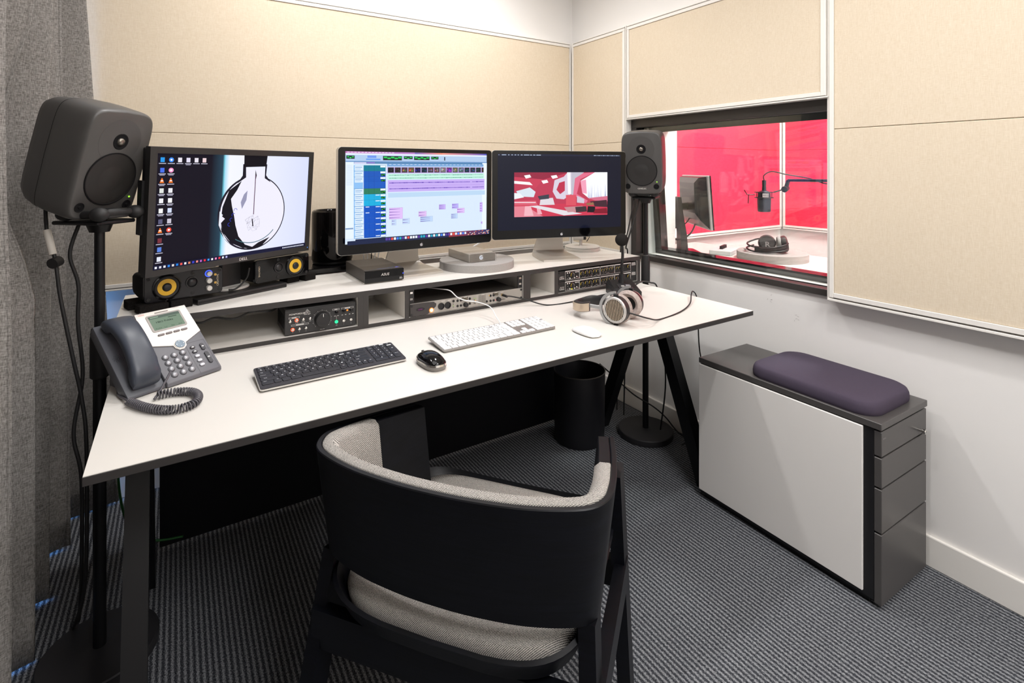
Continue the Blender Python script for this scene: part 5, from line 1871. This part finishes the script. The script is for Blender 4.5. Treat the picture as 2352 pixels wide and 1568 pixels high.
# ================================================================ studio speakers on floor stands
def studio_speaker(label, x, y, yaw, tilt, back=0.0):
    t = place('studio_speaker', label, 'speaker', x, y, 1.150, yaw, 'studio speakers on stands')
    Q = T(0, back, .034) @ RX(R(tilt))
    w, h, d = .189, .285, .178
    sec = [(-.089, .915, .940), (-.0875, .948, .963), (-.083, .975, .982), (-.076, .993, .995), (-.064, 1.0, 1.0), (-.01, 1.0, 1.0), (.028, .975, .985), (.06, .915, .94), (.082, .82, .86), (.089, .70, .74)]
    loops = []
    for yy, kx, kz in sec:
        lp = []
        for a, b in superell(w * kx, h * kz, 64, 8.5):
            bul = 1 + .035 * math.cos(math.pi * b / h)          # sides bulge a little
            top = .010 * (1 - (2 * a / w) ** 2) if b > 0 else -.004 * (1 - (2 * a / w) ** 2)
            lp.append((a * bul * .985, yy, h / 2 + b + top - .005))
        loops.append(lp)
    bm = B(); loft(bm, loops, M=Q)
    bd = obj('enclosure', bm, DARKGREY, t, 50)
    lp = [[(p[0] * 1.0012, .012, h / 2 + (p[2] - h / 2) * 1.0012) for p in loops[5]], [(p[0] * 1.0012, .0134, h / 2 + (p[2] - h / 2) * 1.0012) for p in loops[5]]]
    bm = B(); loft(bm, lp, cap=False, M=Q); obj('seam', bm, MATTEBLACK, bd)
    fy = -.0892

    def F_(px, pz): return Q @ T(px, fy, pz) @ STAND
    bm = B(); lathe(bm, [(.060, .0002), (.046, -.0015 + .0022), (.030, .0014), (.022, .0016), (.0215, .0004)], 48, F_(0, .205), cap=False); obj('waveguide', bm, DARKGREY, t, 60)
    bm = B(); lathe(bm, [(.0215, .0012), (.0200, .0022), (.0125, .0006), (0, .0006)], 32, F_(0, .205)); obj('tweeter_recess', bm, MATTEBLACK, t, 40)
    bm = B(); lathe(bm, [(.0105, .0004), (.009, .005), (.005, .0075), (0, .0082)], 24, F_(0, .205)); obj('tweeter_dome', bm, mat('metal_dome', (130, 124, 116), .3, metal=.8), t, 60)
    bm = B(); lathe(bm, [(.0715, .0002), (.0715, .0024), (.0690, .0030), (.0678, .0016)], 56, F_(0, .104), cap=False); obj('woofer_rim', bm, MATTEBLACK, t, 40)
    bm = B(); lathe(bm, [(.0680, .0018), (.054, .0030), (.036, .0016), (.026, .0034), (.012, .0050), (0, .0054)], 56, F_(0, .104)); obj('woofer_grille', bm, mat('grille_mesh', (34, 32, 31), .45, bump=(2600, .6, .0006)), t, 60)
    for px, r_ in ((-.066, .0125), (.066, .0125)):
        bm = B(); lathe(bm, [(r_, .0004), (r_, .0016), (r_ * .86, .0018), (r_ * .8, .0006), (r_ * .3, .0006), (r_ * .25, .0030), (0, .0032)], 26, F_(px, .030)); obj('control_port', bm, MATTEBLACK, t, 40)
    bm = B(); lathe(bm, [(.0024, .0005), (.002, .0016), (0, .002)], 12, F_(.0685, .052)); obj('power_light', bm, GREENLED, t)
    c = Canvas(.06, .012); c.text(.03, .006, 'GENELEC', .0088, (226, 222, 216), w=.040, bold=.0004)
    c.build('maker_mark', PRINT, bd, Q @ T(0, fy - .0006, .020))
    # rubber table stand
    bm = B()
    for px in (-.052, .052):
        bmesh.ops.create_uvsphere(bm, u_segments=16, v_segments=10, radius=.5, matrix=T(px, -.055, .018) @ Matrix.Diagonal((.040, .045, .036, 1)))
        bmesh.ops.create_uvsphere(bm, u_segments=16, v_segments=10, radius=.5, matrix=T(px * .9, .05, .016) @ Matrix.Diagonal((.04, .045, .032, 1)))
        cyl(bm, (px, -.055, .018), (px * .9, .05, .016), .010, .010, 10)
    cyl(bm, (-.052, -.055, .020), (.052, -.055, .020), .009, .009, 10)
    box(bm, -.03, .03, -.06, .06, .006, .030, .004, 2)
    obj('rubber_cradle', bm, RUBBER, t, 50)
    return t


def speaker_stand(label, x, y, yaw, knob):
    t = place('speaker_stand', label, 'speaker stand', x, y, 0, yaw, 'speaker stands')
    obj('base', lathe(B(), [(.128, 0), (.130, .004), (.130, .026), (.127, .029), (.03, .031), (.02, .034)], 64), mat('stand_base_black', (32, 31, 34), .6), t, 30)
    bm = B(); cyl(bm, (0, 0, .03), (0, 0, .80), .0145, n=20); obj('lower_tube', bm, BLACKMETAL, t, 40)
    bm = B(); cyl(bm, (0, 0, .78), (0, 0, 1.135), .0115, n=20); obj('upper_tube', bm, BLACKMETAL, t, 40)
    bm = B(); lathe(bm, [(.017, 0), (.021, .004), (.021, .1), (.018, .13), (.012, .134)], 24, T(0, 0, .735)); obj('clutch_grip', bm, RUBBER, t, 30)
    bm = B(); box(bm, -.055, .055, -.055, .085, 1.140, 1.150, .003, 1); cyl(bm, (0, 0, 1.118), (0, 0, 1.140), .022, .030, 20)
    obj('top_plate', bm, BLACKMETAL, t, 30)
    return t


speaker_stand('black floor stand of the left studio speaker, beside the curtain', -.168, 1.742, 48, 1)
studio_speaker('dark grey studio speaker on stand in front of the grey curtain', -.168, 1.742, 48, 17, .082)
speaker_stand('black floor stand of the right studio speaker, beside the window', 1.914, 1.778, -57, 1)
studio_speaker('dark grey studio speaker on stand in front of the booth window', 1.914, 1.778, -57, 8)
cable('cable', 'black cable with white sleeve hanging from left studio speaker', [(-.285, 1.80, 1.20), (-.280, 1.79, 1.12), (-.262, 1.775, 1.05), (-.250, 1.765, .95), (-.225, 1.755, .80), (-.205, 1.750, .68), (-.195, 1.742, .55), (-.20, 1.76, .2), (-.24, 1.86, .01)], .0045, RUBBER)
cable('cable', 'second black cable hanging beside the left speaker stand pole', [(-.215, 1.775, 1.135), (-.232, 1.77, 1.06), (-.215, 1.77, .98), (-.215, 1.765, .88), (-.205, 1.76, .74), (-.222, 1.75, .60), (-.205, 1.74, .48), (-.21, 1.78, .2), (-.23, 1.90, .01)], .0045, RUBBER)
bm = B(); cyl(bm, (-.2810, 1.7915, 1.125), (-.2665, 1.777, 1.062), .0085, .0085, 14)
tag(obj('cable_sleeve', bm, mat('white_tape', (206, 200, 192), .6), None, 40), 'white tape sleeve around cable under left studio speaker', 'tape')
bm = B(); cyl(bm, (-.2665, 1.764, 1.040), (-.2560, 1.784, 1.044), .0135, .0135, 16)
tag(obj('cable_clip', bm, RUBBER, None, 40), 'round black clip on cable under the white tape sleeve', 'clip')
cable('cable', 'black cable slanting down from the right studio speaker to the wall', [(1.895, 1.80, 1.14), (1.865, 1.80, 1.05), (1.828, 1.805, .955), (1.845, 1.84, .900), (1.876, 1.86, .86), (1.886, 1.88, .6), (1.89, 1.9, .05)], .0038, RUBBER)
cable('cable', 'straight black cable hanging beside right speaker stand, left one', [(1.858, 1.80, 1.14), (1.842, 1.806, 1.05), (1.820, 1.815, .950), (1.850, 1.88, .895), (1.877, 1.91, .86), (1.888, 1.93, .5), (1.90, 1.96, .05)], .0030, RUBBER)
cable('cable', 'black cable crossing the right stand pole and base near the floor', [(1.80, 1.98, .30), (1.83, 1.93, .26), (1.87, 1.82, .19), (1.925, 1.742, .145), (1.965, 1.70, .10), (2.005, 1.66, .035), (2.02, 1.58, .006), (1.97, 1.45, .004), (1.88, 1.36, .004)], .0032, RUBBER)
cable('cable', 'green cable hanging under the left end of the desk', [(-.10, 1.90, .70), (-.135, 1.93, .50), (-.145, 1.98, .32), (-.12, 2.02, .16), (-.06, 2.02, .10), (.02, 2.04, .07)], .0035, mat('green_cable', (30, 96, 40), .5))
cable('cable', 'yellow cable behind the left desk leg', [(-.02, 2.06, .66), (-.03, 2.10, .48), (-.01, 2.16, .33), (.03, 2.2, .26)], .0035, mat('yellow_cable', (206, 170, 40), .5))
cable('cable', 'thick black cable curving beside the yellow cable under the desk', [(-.06, 2.05, .66), (-.075, 2.08, .45), (-.05, 2.13, .33), (.01, 2.18, .27)], .007, RUBBER)
cable('cable', 'tangled black cables inside left bay of the shelf', [(.02, 1.82, .838), (.06, 1.80, .828), (.10, 1.81, .834), (.15, 1.80, .826), (.20, 1.82, .835), (.26, 1.83, .828), (.30, 1.95, .82), (.28, 2.05, .80)], .0032, RUBBER)
cable('cable', 'black cable falling over slim box between the small speakers', [(.205, 1.925, .955), (.20, 1.935, .925), (.185, 1.935, .905), (.165, 1.93, .8905), (.145, 1.925, .8905)], .0028, RUBBER)

# ================================================================ armchair
ch = place('armchair', 'black bentwood armchair with grey tweed pads pushed to the desk', 'chair', .446, .911, 0, 0)
ch.rotation_euler = (0, 0, math.atan2(-.79, .61))     # local x = chair's right, local y = forward


def rim_curve(n=72):
    """plan of the back shell from the left arm tip round the back to the right arm tip"""
    ctl = [(-.266, .315), (-.288, .20), (-.302, .11), (-.309, .045), (-.306, -.006), (-.272, -.048), (-.18, -.080), (-.08, -.094), (0, -.097), (.08, -.094), (.18, -.080), (.272, -.048), (.306, -.006), (.309, .045), (.302, .11), (.288, .20), (.266, .315)]
    return catmull([(a, b, 0) for a, b in ctl], 5)


RC = rim_curve()
NR = len(RC)


def rim_nrm(i):
    t_ = (RC[min(i + 1, NR - 1)] - RC[max(i - 1, 0)]).normalized()
    return V((-t_.y, t_.x, 0)) * -1     # outward


def rim_top(p):
    return .715 - .055 * max(0.0, (p.y - .02) / .295) ** 1.1


def rim_bot(p):
    f_ = max(0.0, (p.y + .04) / .30)
    return .497 - .085 * min(1.0, f_ * 1.6) ** .8


def shell_part(off_o, off_i, i0, i1, zt=lambda p: rim_top(p), zb=lambda p: rim_bot(p), taper=.026, rnd=0.0):
    loops = []
    for i in range(i0, i1 + 1):
        p, n_ = RC[i], rim_nrm(i)
        a, b = zt(p), zb(p)
        lp = []
        for z, o_ in ((b, off_o), ((a + b) / 2, off_o), (a - .002, off_o), (a, off_o - .002), (a, off_i + .002 + rnd), (a - .002 - rnd, off_i), ((a + b) / 2, off_i), (b, off_i)):
            k = (rim_top(p) - z) / .22 * taper
            q = p + n_ * (o_ - k)
            lp.append((q.x, q.y, z))
        loops.append(lp)
    bm = B(); loft(bm, loops)
    return bm


# sign check of the outward normal
if rim_nrm(NR // 2).y > 0:
    _old = rim_nrm

    def rim_nrm(i):
        return _old(i) * -1
obj('back_shell', shell_part(.0, -.012, 0, NR - 1), BLACKWOOD, ch, 40)
ia = next(i for i in range(NR) if RC[i].y < .155)
ib = NR - 1 - ia
pad_b = lambda p: rim_bot(p) + .004 if p.y < .03 else .50
obj('back_pad', shell_part(-.0125, -.044, ia, ib, lambda p: rim_top(p) + .001, pad_b, .026, .008), TWEED, ch, 60)
obj('arm_block', shell_part(-.0125, -.038, 0, ia, lambda p: rim_top(p) - .001, lambda p: .47), BLACKWOOD, ch, 40)
obj('arm_block', shell_part(-.0125, -.038, ib, NR - 1, lambda p: rim_top(p) - .001, lambda p: .47), BLACKWOOD, ch, 40)
# seat tray: shallow bent shell with raised sides
def seat_loop(k, z, dz=0.0, back=-.085, front=.405):
    pts = []
    for a, b in superell(.545 * k, (front - back) * k, 56, 4.5):
        y = (front + back) / 2 + b
        lift = dz * abs(a / (.27 * k)) ** 3
        dip = .006 * max(0, (y - .25) / .1)
        pts.append((a, y, z + lift + dip))
    return pts


bm = B(); loft(bm, [seat_loop(.80, .395), seat_loop(.93, .402, .02), seat_loop(1.0, .440, .03), seat_loop(.975, .444, .03), seat_loop(.91, .412, .02), seat_loop(.78, .405)])
obj('seat_shell', bm, BLACKWOOD, ch, 50)
bm = B(); loft(bm, [seat_loop(.80, .408), seat_loop(.90, .414, .008), seat_loop(.91, .432, .012), seat_loop(.885, .448, .012), seat_loop(.80, .456, .008), seat_loop(.5, .454, .004), seat_loop(.2, .452)])
obj('seat_pad', bm, TWEED, ch, 60)


def beam(name, p0, p1, a, b, side=V((1, 0, 0)), par=ch, m=BLACKWOOD):
    """square bar from p0 to p1; a along side, b across"""
    p0, p1 = V(p0), V(p1)
    t_ = (p1 - p0).normalized()
    s_ = (side - t_ * side.dot(t_)).normalized()
    u_ = t_.cross(s_)
    bm = B()
    loft(bm, [[p + s_ * (sx * a / 2) + u_ * (sy * b / 2) for sx, sy in ((-1, -1), (1, -1), (1, 1), (-1, 1))] for p in (p0, p1)])
    return obj(name, bm, m, par)


for s_ in (-1, 1):
    beam('leg', (s_ * .268, .008, .492), (s_ * .302, -.100, 0), .030, .055)
    beam('leg', (s_ * .272, .290, .60), (s_ * .292, .345, 0), .030, .055)
    beam('side_rail', (s_ * .286, -.03, .362), (s_ * .284, .315, .362), .026, .060)
beam('cross_rail', (-.285, -.040, .360), (.285, -.040, .360), .026, .075, V((0, 1, 0)))
beam('cross_rail', (-.285, .315, .352), (.285, .315, .352), .026, .060, V((0, 1, 0)))

# ================================================================ waste bin
wb_ = place('waste_bin', 'black round metal waste bin under the right end of the desk', 'bin', 1.622, 1.925, 0, 0)
obj('bucket', lathe(B(), [(.0, .004), (.114, .004), (.116, 0), (.118, .004), (.1215, .30), (.1215, .325), (.1195, .325), (.1165, .30), (.113, .012), (0, .012)], 64), mat('bin_black', (20, 19, 24), .45), wb_, 40)
bm = B(); tube(bm, [(.1215 * math.cos(a / 32 * 6.2832), .1215 * math.sin(a / 32 * 6.2832), .326) for a in range(32)], .0026, 8, 2, True); obj('rolled_rim', bm, mat('rim_metal', (84, 78, 74), .35, metal=.5), wb_, 'all')

# ================================================================ drawer cabinet with cushion
cb = place('drawer_cabinet', 'narrow black drawer cabinet with white side panel against right wall', 'cabinet', 1.712, .690, 0, -1.07)
CW, CD, CH = .305, .632, .546
obj('carcass', box(B(), .006, CW - .002, .022, CD, .020, CH - .020, .002, 1), CABCARCASS, cb)
obj('top', box(B(), 0, CW, 0, CD + .004, CH - .020, CH, .0015, 1), CABBLACK, cb)
obj('side_panel', box(B(), -.002, .006, .050, CD + .002, .034, CH - .024, .0015, 1), CABWHITE, cb)
obj('plinth', box(B(), .02, CW - .02, .04, CD - .01, .0, .020), CABCARCASS, cb)
zs = [(.448, .520), (.357, .443), (.226, .352), (.016, .221)]
for i, (a, b) in enumerate(zs):
    dr = obj('drawer', box(B(), .005, CW - .003, 0.002, .022, a, b, .0015, 1), CABBLACK, cb)
    if i == 0:
        bm = B(); lathe(bm, [(.0045, 0), (.0045, .010), (.0075, .012), (.0075, .020), (.006, .0215), (0, .0215)], 22, T(CW - .062, .002, .468) @ STAND)
        lk = obj('lock', bm, CHROME, dr, 40)
        c = Canvas(.004, .008); c.rect(.0015, .001, .001, .006, (30, 28, 28)); c.build('keyhole', PRINT, lk, T(CW - .062, -.0198, .468))
        c = Canvas(.03, .012); c.text(.015, .006, 'bene', .006, (150, 148, 146), w=.016); c.build('maker_mark', PRINT, dr, T(.022, .0018, .500))
cu_ = place('seat_cushion', 'dark plum seat cushion lying on top of the drawer cabinet', 'cushion', 1.866, .918, CH, -1.07)
loops = []
for k, z in ((.97, .0), (.995, .005), (1.0, .014), (.985, .026), (.94, .036), (.86, .041), (.6, .0435), (.3, .044)):
    w_, d_ = .286, .415
    sh_ = (1 - k) * .14 if k > .85 else .02
    loops.append([(a, b, z) for a, b in rrect(w_ - (1 - k) * (.16 if k > .8 else .22), d_ - (1 - k) * (.16 if k > .8 else .34), max(.012, .062 * (1 if k > .8 else k)), 8)])
bm = B(); loft(bm, loops); obj('pad', bm, CUSHION, cu_, 60)
bm = B(); prism(bm, rrect(.27, .40, .05, 6), 0, .004); obj('base', bm, MATTEBLACK, cu_)

# ================================================================ the booth's furniture
BZ = .79
bd_ = place('booth_desk', 'white desk inside the red booth just beyond the window', 'desk', 2.65, 1.3, 0, 0)
pts = [(2.27, .4), (3.05, .4), (3.05, 2.07), (2.955, 2.07), (2.955, 2.30), (2.27, 2.30)]
bm = B(); prism(bm, [(a - 2.65, b - 1.3) for a, b in pts], BZ - .02, BZ); obj('tabletop', bm, LAMI, bd_)
for a, b in ((2.32, .45), (3.0, .45), (2.32, 2.24), (2.9, 2.02)):
    obj('leg', box(B(), a - 2.675, a - 2.625, b - 1.325, b - 1.275, 0, BZ - .02), BLACKMETAL, bd_)
bmn = place('booth_monitor', 'black monitor seen from behind inside the red booth', 'monitor', 2.508, 2.042, BZ, 0)
bmn.rotation_euler = (0, 0, R(55))
# local x runs along the monitor's width away from the camera, local -y is the screen side
PQ = T(0.0, -.10, .158) @ RX(R(-4))
obj('screen_housing', box(B(), -.235, .235, 0, .016, 0, .300, .003, 1, PQ), mat('booth_bezel', (176, 176, 176), .35, metal=.4), bmn)
obj('panel_front', box(B(), -.236, .236, -.006, 0, .001, .299, .001, 1, PQ), BLACKPL, bmn)
bm = B(); loft(bm, [[(-.228, .016, .006), (.228, .016, .006), (.228, .016, .294), (-.228, .016, .294)], [(-.17, .045, .05), (.20, .045, .05), (.20, .040, .29), (-.17, .040, .29)], [(-.13, .062, .09), (.16, .062, .09), (.16, .056, .26), (-.13, .056, .26)]], M=PQ); obj('back_shell', bm, mat('booth_back', (14, 13, 15), .3, spec=.3), bmn)
c = Canvas(.03, .03); c.ring(.015, .015, .012, .012, .12, (150, 130, 134), 24); c.text(.015, .015, 'DELL', .005, (150, 130, 134), rot=R(20))
c.build('maker_mark', PRINT, bmn, PQ @ T(.11, .0635, .19) @ RZ_(math.pi))
bm = B(); loft(bm, [[(-.05, -.02, .0), (.05, -.02, .0), (.05, .02, .0), (-.05, .02, .0)], [(-.045, -.012, .12), (.045, -.012, .12), (.045, .022, .12), (-.045, .022, .12)], [(-.042, .008, .24), (.042, .008, .24), (.042, .034, .24), (-.042, .034, .24)], [(-.04, .018, .33), (.04, .018, .33), (.04, .04, .33), (-.04, .04, .33)]]); obj('stand_column', bm, mat('column_grey', (60, 58, 60), .35), bmn, 40)
bm = B(); cyl(bm, (0, .02, .27), (.02, -.05, .275), .022, n=16); obj('arm', bm, BLACKPL, bmn, 40)
bm = B(); prism(bm, rrect(.22, .18, .02, 4), 0, .012); obj('stand_base', bm, GLOSSBLACK, bmn)
cable('cable', 'grey screen cable hanging behind the booth monitor', [(2.58, 2.04, 1.03), (2.60, 2.02, .98), (2.585, 2.045, .90), (2.55, 2.10, .862), (2.47, 2.18, .850), (2.40, 2.26, .84)], .005, mat('grey_cable', (120, 116, 114), .5))
cable('cable', 'black power cable drooping behind the booth monitor', [(2.60, 2.06, 1.0), (2.58, 2.08, .955), (2.53, 2.14, .92), (2.44, 2.22, .90), (2.38, 2.28, .88)], .0035, RUBBER)

# mixer box
mx_ = place('mixer_box', 'small pale box with black knobs on the booth desk', 'mixer', 2.70, 1.90, BZ, 20)
obj('case', box(B(), -.09, .09, -.06, .06, 0, .026, .003, 1), mat('mixer_grey', (206, 210, 210), .5), mx_)
for k in range(4):
    bm = B(); lathe(bm, [(.010, 0), (.009, .018), (0, .019)], 16, T(-.02 + k * .026, .01, .026)); obj('knob', bm, BLACKPL, mx_, 30)
# booth foam disc and headphones
tag(obj('foam_disc', lathe(B(), [(.178, 0), (.178, .040), (.176, .042)], 64), FOAM, None, 30, loc=(2.745, 1.635, BZ)), 'thick round grey foam disc on the booth desk beyond the window', 'foam disc')
h2 = place('booth_headphones', 'black headphones marked R resting on the booth foam disc', 'headphones', 2.700, 1.625, BZ + .042, -52)
CK = mat('booth_cup', (44, 42, 42), .4)
bm = B(); lathe(bm, [(.02, -.018), (.040, -.016), (.044, -.004), (.044, .008), (.036, .016), (0, .016)], 40, T(-.01, .0, .050) @ RX(R(70)) @ T(0, 0, -.0)); e1 = obj('earcup', bm, CK, h2, 40)
c = Canvas(.04, .04); c.text(.02, .02, 'R', .028, (176, 172, 170), bold=.001); c.build('letter', PRINT, e1, T(-.008, -.0205, .046) @ RX(R(-20)))
bm = B(); lathe(bm, [(.02, -.018), (.040, -.016), (.044, -.004), (.044, .008), (.036, .016), (0, .016)], 40, T(.075, .01, .048) @ RY(R(80)) @ T(0, 0, 0)); obj('earcup', bm, CK, h2, 40)
bm = B(); lathe(bm, [(.024, 0), (.036, .012), (.043, .006), (.044, -.002)], 36, T(.052, .01, .048) @ RY(R(-90)), cap=False); obj('ear_pad', bm, mat('pale_pad', (170, 170, 168), .9), h2, 50)
bm = B(); tube(bm, [(.09, -.02, .055), (.06, -.055, .045), (-.02, -.07, .030), (-.09, -.03, .034), (-.105, .02, .045), (-.06, .05, .062), (-.03, .03, .07)], .0045, 8); obj('hoop', bm, BLACKPL, h2, 'all')
bm = B(); tube(bm, [(.09, -.02, .03), (.06, -.06, .018), (-.02, -.075, .008), (-.09, -.035, .010), (-.108, .015, .02), (-.07, .05, .03)], .0045, 8); obj('hoop', bm, BLACKPL, h2, 'all')
bm = B()
loops = []
for q in catmull([(.085, -.03, .03), (.05, -.058, .024), (-.02, -.068, .020), (-.075, -.04, .022)], 6):
    loops.append([(q.x, q.y, q.z - .016), (q.x, q.y + .004, q.z - .016), (q.x, q.y + .004, q.z + .016), (q.x, q.y, q.z + .016)])
loft(bm, loops); obj('headband', bm, LEATHER, h2, 40)
cable('cable', 'thin cable between mixer box and booth headphones', [(2.79, 1.93, BZ + .015), (2.83, 1.92, BZ + .004), (2.80, 1.82, BZ + .004), (2.745, 1.815, BZ + .03), (2.66, 1.73, BZ + .05)], .002, RUBBER)
tag(obj('desk_lamp_base', lathe(B(), [(.045, 0), (.05, .006), (.048, .05), (.035, .066), (.0, .068)], 32), mat('grey_base', (120, 118, 118), .4), None, 40, loc=(2.44, 1.118, BZ)), 'small round grey object on booth desk at window right edge', 'object')

# booth microphone on a boom arm
bmic = place('studio_microphone', 'black studio microphone hanging in a wire shock mount in booth', 'microphone', 2.557, 1.565, 0, 0)
bmic.rotation_euler = (0, 0, R(-40))
MG = mat('mic_blue_black', (40, 44, 56), .35, metal=.4)
bm = B(); loft(bm, [[(a, b, 1.062) for a, b in superell(.054, .046, 24, 3)], [(a, b, 1.066) for a, b in superell(.060, .050, 24, 3)], [(a, b, 1.128) for a, b in superell(.064, .052, 24, 3)]]); obj('basket', bm, mat('mic_mesh', (50, 55, 66), .45, metal=.6, bump=(2500, .6, .001)), bmic, 40)
bm = B(); loft(bm, [[(a, b, 1.129) for a, b in superell(.064, .052, 24, 3)], [(a, b, 1.134) for a, b in superell(.062, .052, 24, 3)], [(a, b, 1.165) for a, b in superell(.054, .048, 24, 3)], [(a, b, 1.172) for a, b in superell(.03, .03, 24, 2)]]); by_ = obj('body', bm, MG, bmic, 40)
c = Canvas(.03, .02); c.rect(0, 0, .03, .02, (190, 188, 190)); c.text(.015, .010, 'AKG', .009, (60, 60, 66)); c.build('label_plate', PRINT, by_, T(-.002, -.0275, 1.148))
bm = B(); cyl(bm, (0, 0, 1.17), (0, 0, 1.20), .011, .009); cyl(bm, (0, 0, 1.20), (0, 0, 1.225), .010, .010); obj('plug', bm, BLACKPL, bmic, 40)
bm = B()
for z_ in (1.135, 1.163):
    tube(bm, [(.046 * math.cos(a * .785), .042 * math.sin(a * .785), z_) for a in range(8)], .0018, 6, 4, True)
for a in range(4):
    an = a * 1.571 + .6
    cyl(bm, (.046 * math.cos(an), .042 * math.sin(an), 1.135), (.046 * math.cos(an), .042 * math.sin(an), 1.163), .0018, n=6)
tube(bm, [(-.046, 0, 1.150), (-.085, -.005, 1.150), (-.10, -.005, 1.175)], .0025, 6, smooth=False)
tube(bm, [(-.078, -.005, 1.152), (-.080, -.005, 1.105)], .0022, 6, smooth=False)
tube(bm, [(.046, 0, 1.163), (.075, 0, 1.172), (.10, 0, 1.18)], .004, 6, smooth=False)
obj('shock_mount', bm, BLACKMETAL, bmic, 40)
bm = B(); cyl(bm, (.095, -.01, 1.178), (.115, .01, 1.185), .016, .014); cyl(bm, (.105, 0, 1.18), (.118, 0, 1.225), .010); obj('swivel', bm, BLACKPL, bmic, 40)
bmA = place('boom_arm', 'dark horizontal boom arm reaching the booth microphone', 'boom arm', 2.50, .62, BZ, 0)
loc = V((2.50, .62, BZ))
tip = (RZ_(R(-40)) @ V((.118, 0, 1.225))) + V((2.557, 1.565, 0))
bm = B(); cyl(bm, tip - loc, V((2.62, .62, 1.232)) - loc, .0075, n=12); obj('tube', bm, mat('boom_tube', (44, 46, 66), .35, metal=.4), bmA, 40)
bm = B(); cyl(bm, V((2.62, .62, 1.24)) - loc, V((2.50, .62, .83)) - loc, .010, n=12); obj('lower_tube', bm, BLACKMETAL, bmA, 40)
bm = B(); lathe(bm, [(.035, 0), (.035, .03), (.015, .05)], 24); obj('clamp', bm, BLACKMETAL, bmA, 40)
m0 = V((2.557, 1.565, 1.225))
cable('cable', 'black microphone cable arching from the booth microphone to boom arm', [m0, m0 + V((0, 0, .025)), m0 + V((.02, -.03, .045)), m0 + V((.05, -.09, .03)), tip + V((.02, -.09, .012)), tip + V((-.01, -.2, -.014)), tip + V((-.02, -.3, .006)), V((2.64, .9, 1.240)), V((2.63, .7, 1.245))], .003, RUBBER)

# felt chair beyond the desk
fc = place('felt_chair', 'grey felt shell chair behind the booth desk', 'chair', 3.36, 1.33, 0, -70)
loops = []
for i in range(13):
    a = R(-75 + 150 * i / 12)
    xx, yy = .27 * math.sin(a), .24 * math.cos(a)
    hz = .80 - .10 * (abs(i - 6) / 6) ** 2.2
    loops.append([(xx, yy, .42), (xx * 1.02, yy * 1.02, .6), (xx * 1.03, yy * 1.05, hz - .015), (xx * 1.0, yy * 1.02, hz), (xx * .95, yy * .95, hz - .012), (xx * .93, yy * .92, .6), (xx * .92, yy * .9, .42)])
bm = B(); loft(bm, loops); obj('back', bm, FELT, fc, 50)
bm = B(); lathe(bm, [(.22, .40), (.25, .42), (.25, .45), (.22, .47), (0, .475)], 32); obj('seat', bm, FELT, fc, 40)
for a, b in ((-1, -1), (1, -1), (1, 1), (-1, 1)):
    bm = B(); cyl(bm, (a * .14, b * .14, .40), (a * .21, b * .21, 0), .014, .010, 12); obj('leg', bm, BLACKMETAL, fc, 40)
rs = place('round_screen', 'round grey felt screen standing at left end of booth desk', 'screen', 2.470, 2.205, BZ, -62)
bm = B(); lathe(bm, [(.128, -.012), (.132, -.008), (.132, .008), (.128, .012)], 48, T(0, 0, .205) @ STAND); obj('disc', bm, FELT, rs, 40)
bm = B(); cyl(bm, (0, 0, .01), (0, 0, .09), .006); lathe(bm, [(.05, 0), (.05, .008), (.01, .012)], 24); obj('foot', bm, BLACKMETAL, rs, 40)
